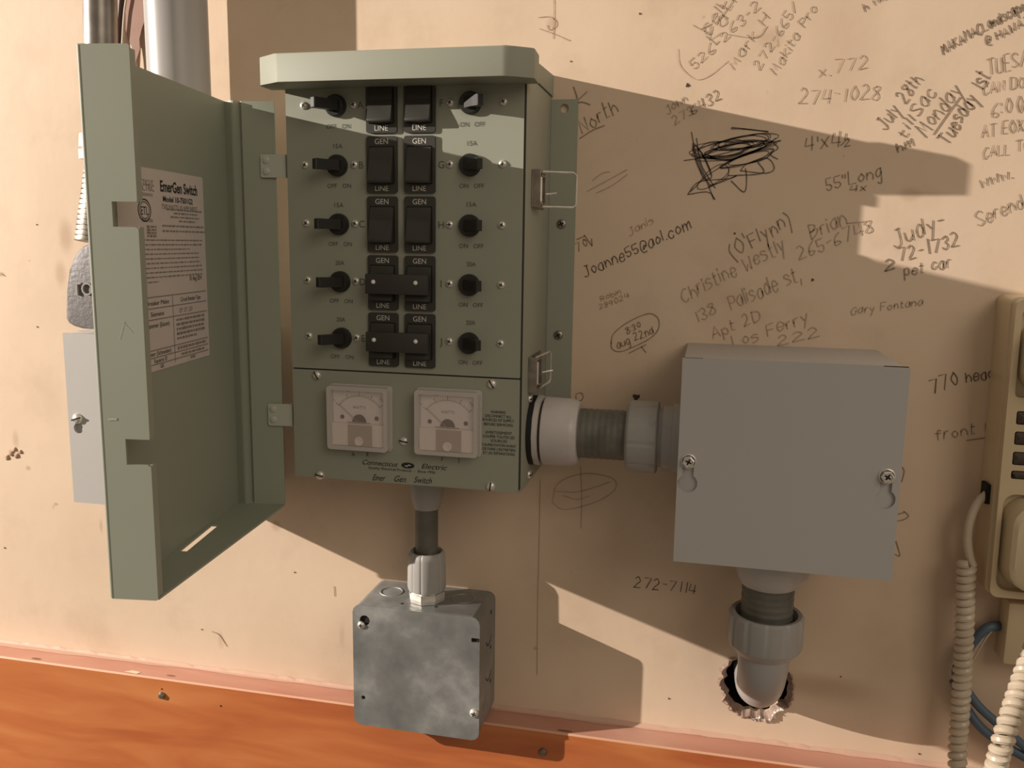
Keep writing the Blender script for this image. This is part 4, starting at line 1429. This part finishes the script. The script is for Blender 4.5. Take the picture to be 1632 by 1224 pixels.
# dull steel conduit and armoured cable above the housing
YC = 0.085
ca = at(159.5, -5, YC); cb = at(162.5, 240, YC)
cdir = (ca - cb).normalized()
ecr = (at(182, 0, YC).x - at(137, 0, YC).x) / 2
cdt = thing('metal_conduit', 'dull steel conduit at upper left beside the wide grey pipe', 'conduit', tuple(cb))
bm = new()
lathe(bm, cb + cdir * .016, cdir, [(0, ecr), (0.55, ecr)], 32)
obj('tube', bm, emt, cdt, True)
bm = new()
lathe(bm, cb - cdir * .012, cdir, [(0, 0), (0, ecr * 1.34), (0.011, ecr * 1.36), (0.012, ecr * 1.12), (0.0135, ecr * 1.12), (0.0145, ecr * 1.34), (0.030, ecr * 1.30), (0.032, ecr)], 28)
obj('coupling', bm, white_pt, cdt, True, label='bright coupling ring')
p0 = cb - cdir * 0.0125; p1 = Vector((at(150, 396, 0.10).x, -0.10, top + .0004))
flx = new()
pts = []
N = 420
for i in range(N + 1):
    t = i / N
    pts.append(p0.lerp(p1, t))
def flexr(t):
    ph = (t * 16) % 1.0
    return ecr * (1.0 + 0.16 * t) * (0.90 if ph < 0.14 else 1.0 + 0.015 * math.sin(ph * math.pi))
tube(flx, pts, flexr, 24)
fl = obj('flexible_conduit', flx, steeld, None, True)
tag(fl, 'ribbed flexible metal conduit entering the top of the cast housing', 'conduit')

# wide grey pipe
PD = 0.058
a = at(240, 60, PD); b_ = at(326, 60, PD)
pcx = (a.x + b_.x) / 2; pr_ = (b_.x - a.x) / 2
bm = new()
lathe(bm, (pcx, -PD, LZT + .0003), (0, 0, 1), [(0, 0), (0, pr_), (0.72, pr_), (.72, 0)], 56)
pp = obj('grey_pipe', bm, pvc_pipe, None, True)
tag(pp, 'wide smooth grey plastic pipe at the top left, rising to the frame edge', 'pipe')

# brown cable, pale wire and torn paper between the pipes
bm = new()
tube(bm, [at(196, -60, .004), at(193, 0, .004), at(190, 40, .004), at(187, 80, .004), at(184, 150, .004)], 0.0034, 8)
o = obj('brown_cable', bm, brownc, None, True)
tag(o, 'dark brown cable hanging on the wall between the pipes at upper left', 'cable')
bm = new()
tube(bm, smooth([at(208, -60, .009), at(201, 0, .009), at(198, 22, .009), at(195, 70, .009), at(192, 150, .009)], 5), 0.0013, 8)
o = obj('pale_wire', bm, wirew, None, True)
tag(o, 'thin pale wire beside the dark brown cable', 'wire')
bm = new()
uvs = [(200, -60), (200, 20), (200, 45), (203, 62), (210, 74), (212, 92), (213, 110), (215, 110), (217, 96), (223, 78), (222, 62), (226, 45), (232, 28), (236, -60)]
rr = random.Random(2)
fr = [at(u, v, 0.005 + 0.00001 * (v + 60)) for u, v in uvs]
vs = [bm.verts.new(p) for p in fr]
f = bm.faces.new(vs)
r_ = bmesh.ops.extrude_face_region(bm, geom=[f])
for g_ in r_['geom']:
    if isinstance(g_, bmesh.types.BMVert):
        g_.co.y += 0.0012
bmesh.ops.triangulate(bm, faces=[f_ for f_ in bm.faces if len(f_.verts) > 4])
o = obj('torn_paper', bm, flapm, None)
tag(o, 'mauve-brown torn paper strip hanging between the pipes, ending in a point', 'paper')

# ================================================================== TELEPHONE
PHX0 = 0.7800
th = 0.056
ph = thing('wall_telephone', 'ivory wall telephone with dark keys at the right edge', 'telephone', (0.90, 0, -0.105))
rotp = 0.022
def PX(x, y, z):     # the set hangs slightly askew
    dx, dz = x, z - 0.226
    return Vector((0.7725 + dx * math.cos(rotp) - dz * math.sin(rotp) * 0.6, y, 0.226 + dz + dx * math.sin(rotp) * 0.0))
ZB = -0.1045
PW = 0.235
def pbox(bm, x0, x1, y0, y1, z0, z1, r=0.006, taper=0.0):
    o_ = rrect(x0, x1, z0, z1, r, 4)
    n = len(o_)
    A_ = [bm.verts.new(PX(a, y1, b)) for a, b in o_]
    cx, cz = (x0 + x1) / 2, (z0 + z1) / 2
    def sh(a, b, k):
        return (a + (k if a < cx else -k), b + (k if b < cz else -k))
    B_ = [bm.verts.new(PX(*[sh(a, b, taper * .3)[0]], y0 + .004, sh(a, b, taper * .3)[1])) for a, b in o_]
    C_ = [bm.verts.new(PX(sh(a, b, taper * .3 + .004)[0], y0, sh(a, b, taper * .3 + .004)[1])) for a, b in o_]
    for P_, Q_ in ((A_, B_), (B_, C_)):
        for i in range(n):
            j = (i + 1) % n
            bm.faces.new((P_[i], P_[j], Q_[j], Q_[i]))
    bm.faces.new(C_); bm.faces.new(A_[::-1])
    return bm
bm = new()
pbox(bm, 0.0, PW, -0.046, -0.0003, ZB, 0.226, 0.008, 0.004)
# raised border of the front
o_ = rrect(0.0025, PW - .0025, ZB + .0025, 0.2235, 0.008, 4)
i1 = rrect(0.0075, 0.110, -0.094, 0.0150, 0.012, 4)
i2 = rrect(0.0090, 0.110, 0.120, 0.2120, 0.005, 4)
plate(bm, o_, [i1, i2], -th, -0.0455, lambda a, b, w: PX(a, w, b))
pbody = obj('base', bm, ivory, ph, True)
for z, x in [(z, x) for z in (0.0985, 0.0765, 0.0545, 0.0325) for x in (0.0125, 0.037)]:
    bm = new()
    h_ = .0072 if z > .04 else .0045
    pbox(bm, x, x + .018, -th - .0035, -th, z - h_ + (.004 if z < .04 else 0), z + h_ + (.004 if z < .04 else 0), 0.0022, 0.001)
    obj('key', bm, keym, ph, True)
bm = new()
pbox(bm, 0.0105, 0.106, -0.078, -0.047, -0.090, 0.0115, 0.024, 0.010)
pbox(bm, 0.0115, 0.106, -0.078, -0.047, 0.1245, 0.2050, 0.024, 0.010)
pbox(bm, 0.066, 0.100, -0.088, -0.066, -0.060, 0.185, 0.012, 0.004)
hs = obj('handset', bm, ivory_l, ph, True)
bm = new()
p = at(1575, 787, 0.03)
box(bm, p.x - .0035, p.x + .0060, -0.034, -0.014, p.z - .011, p.z + .011, 0.0008)
obj('cord_socket', bm, dark, ph)
# lower wall plate
bm = new()
a = at(1605, 951, 0.03); b_ = at(1603, 1060, 0.03)
zz = at(1604, 1060, 0.03).z
box(bm, 0.8085, 0.905, -0.030, -0.0003, zz, ZB - 0.0125, 0.0035)
o = obj('jack_plate', bm, ivory, None, True)
tag(o, 'small ivory wall box directly below the telephone', 'wall box')

# coiled handset cord: one cord, two visible runs that meet below the frame
def helix(path, R, pitch, r, n=9, taper=0):
    path = [Vector(p) for p in path]
    L_ = [0]
    for p_, q_ in zip(path, path[1:]):
        L_.append(L_[-1] + (q_ - p_).length)
    tot = L_[-1]
    turns = tot / pitch
    steps = int(turns * 14)
    out = []
    u = None
    k = 0
    for i in range(steps + 1):
        s = tot * i / steps
        while k < len(L_) - 2 and s > L_[k + 1]:
            k += 1
        t = (s - L_[k]) / (L_[k + 1] - L_[k])
        c = path[k].lerp(path[k + 1], t)
        d = (path[k + 1] - path[k]).normalized()
        if u is None:
            u = frame(d)[1]
        u = (u - d * u.dot(d)).normalized()
        w = d.cross(u)
        a = 2 * math.pi * turns * i / steps
        out.append(c + (u * math.cos(a) + w * math.sin(a)) * R)
    return out
bm = new()
s1 = [at(1577, 784, .026), at(1560, 800, .030), at(1547, 826, .032), at(1542, 858, .032), at(1546, 888, .032), at(1552, 903, .034)]
tube(bm, smooth(s1, 6), 0.0048, 10)
c1 = [at(1541, 896, .034), at(1539, 940, .033), at(1537, 1000, .032), at(1534, 1070, .031), at(1530, 1140, .034), at(1526, 1200, .040), at(1528, 1260, .055), at(1540, 1310, .075), at(1562, 1310, .140), at(1578, 1262, .175), at(1593, 1200, .190), at(1608, 1150, .180), at(1626, 1095, .158), at(1642, 1050, .138), at(1662, 1000, .12)]
tube(bm, helix(smooth(c1, 6), 0.0062, 0.0092, 0.0044), 0.0046, 8)
o = obj('coiled_cord', bm, cordm, None, True)
tag(o, 'cream coiled telephone cord hanging in a loop below the telephone', 'cord')

# blue cable looping out of the wall with two stripped wires
bc = thing('data_cable', 'blue-grey cable looping from a wall hole behind the coiled cord', 'cable', tuple(at(1598, 1000, 0.0)))
bm = new()
tube(bm, smooth([at(1598, 999, -0.0), at(1590, 998, .010), at(1575, 1000, .016), at(1556, 1016, .016), at(1538, 1040, .014), at(1526, 1064, .012), at(1526, 1082, .012), at(1540, 1100, .014), at(1562, 1128, .018), at(1598, 1160, .022), at(1640, 1196, .024), at(1690, 1240, .024)], 6), 0.0054, 10)
obj('jacket', bm, bluem, bc, True)
bm = new()
tube(bm, smooth([at(1520, 1084, .010), at(1540, 1128, .014), at(1562, 1158, .018), at(1592, 1182, .020), at(1640, 1210, .022), at(1690, 1230, .022)], 6), 0.0054, 10)
obj('jacket', bm, bluem, bc, True)
for off in (0, 9):
    bm = new()
    tube(bm, smooth([at(1594, 1000, .004), at(1584, 1000 + off * .3, .012), at(1572, 1008 + off, .014), at(1562, 1024 + off, .012), at(1550, 1040 + off * 1.6, .010), at(1538, 1058 + off * 1.6, .008)], 6), 0.0009, 6)
    obj('stripped_wire', bm, wirew, bc, True)

# screws in the wood board
for (u, v), lb_ in zip(((257, 1109), (865, 1199)), ('dull screw in the wood board at left, below the open door', 'dull screw in the wood board right of the galvanised box')):
    p = at(u, v, BD + .002)
    bm = new()
    lathe(bm, (p.x, -BD, p.z), NY, [(0, 0.0052), (0.0018, 0.0052), (0.0040, 0.0036), (0.0050, 0)], 18)
    o = obj('wood_screw', bm, steeld, None, True)
    tag(o, lb_, 'screw', 'screws in the wood board')
bm = new()
for u, v, r in ((352, 1125, .0014), (258, 1098, .0012)):
    p = at(u, v, BD)
    lathe(bm, (p.x, -BD - .0004, p.z), NY, [(0, r), (0, 0)], 10)
islands('nail_hole', bm, dark, trim)
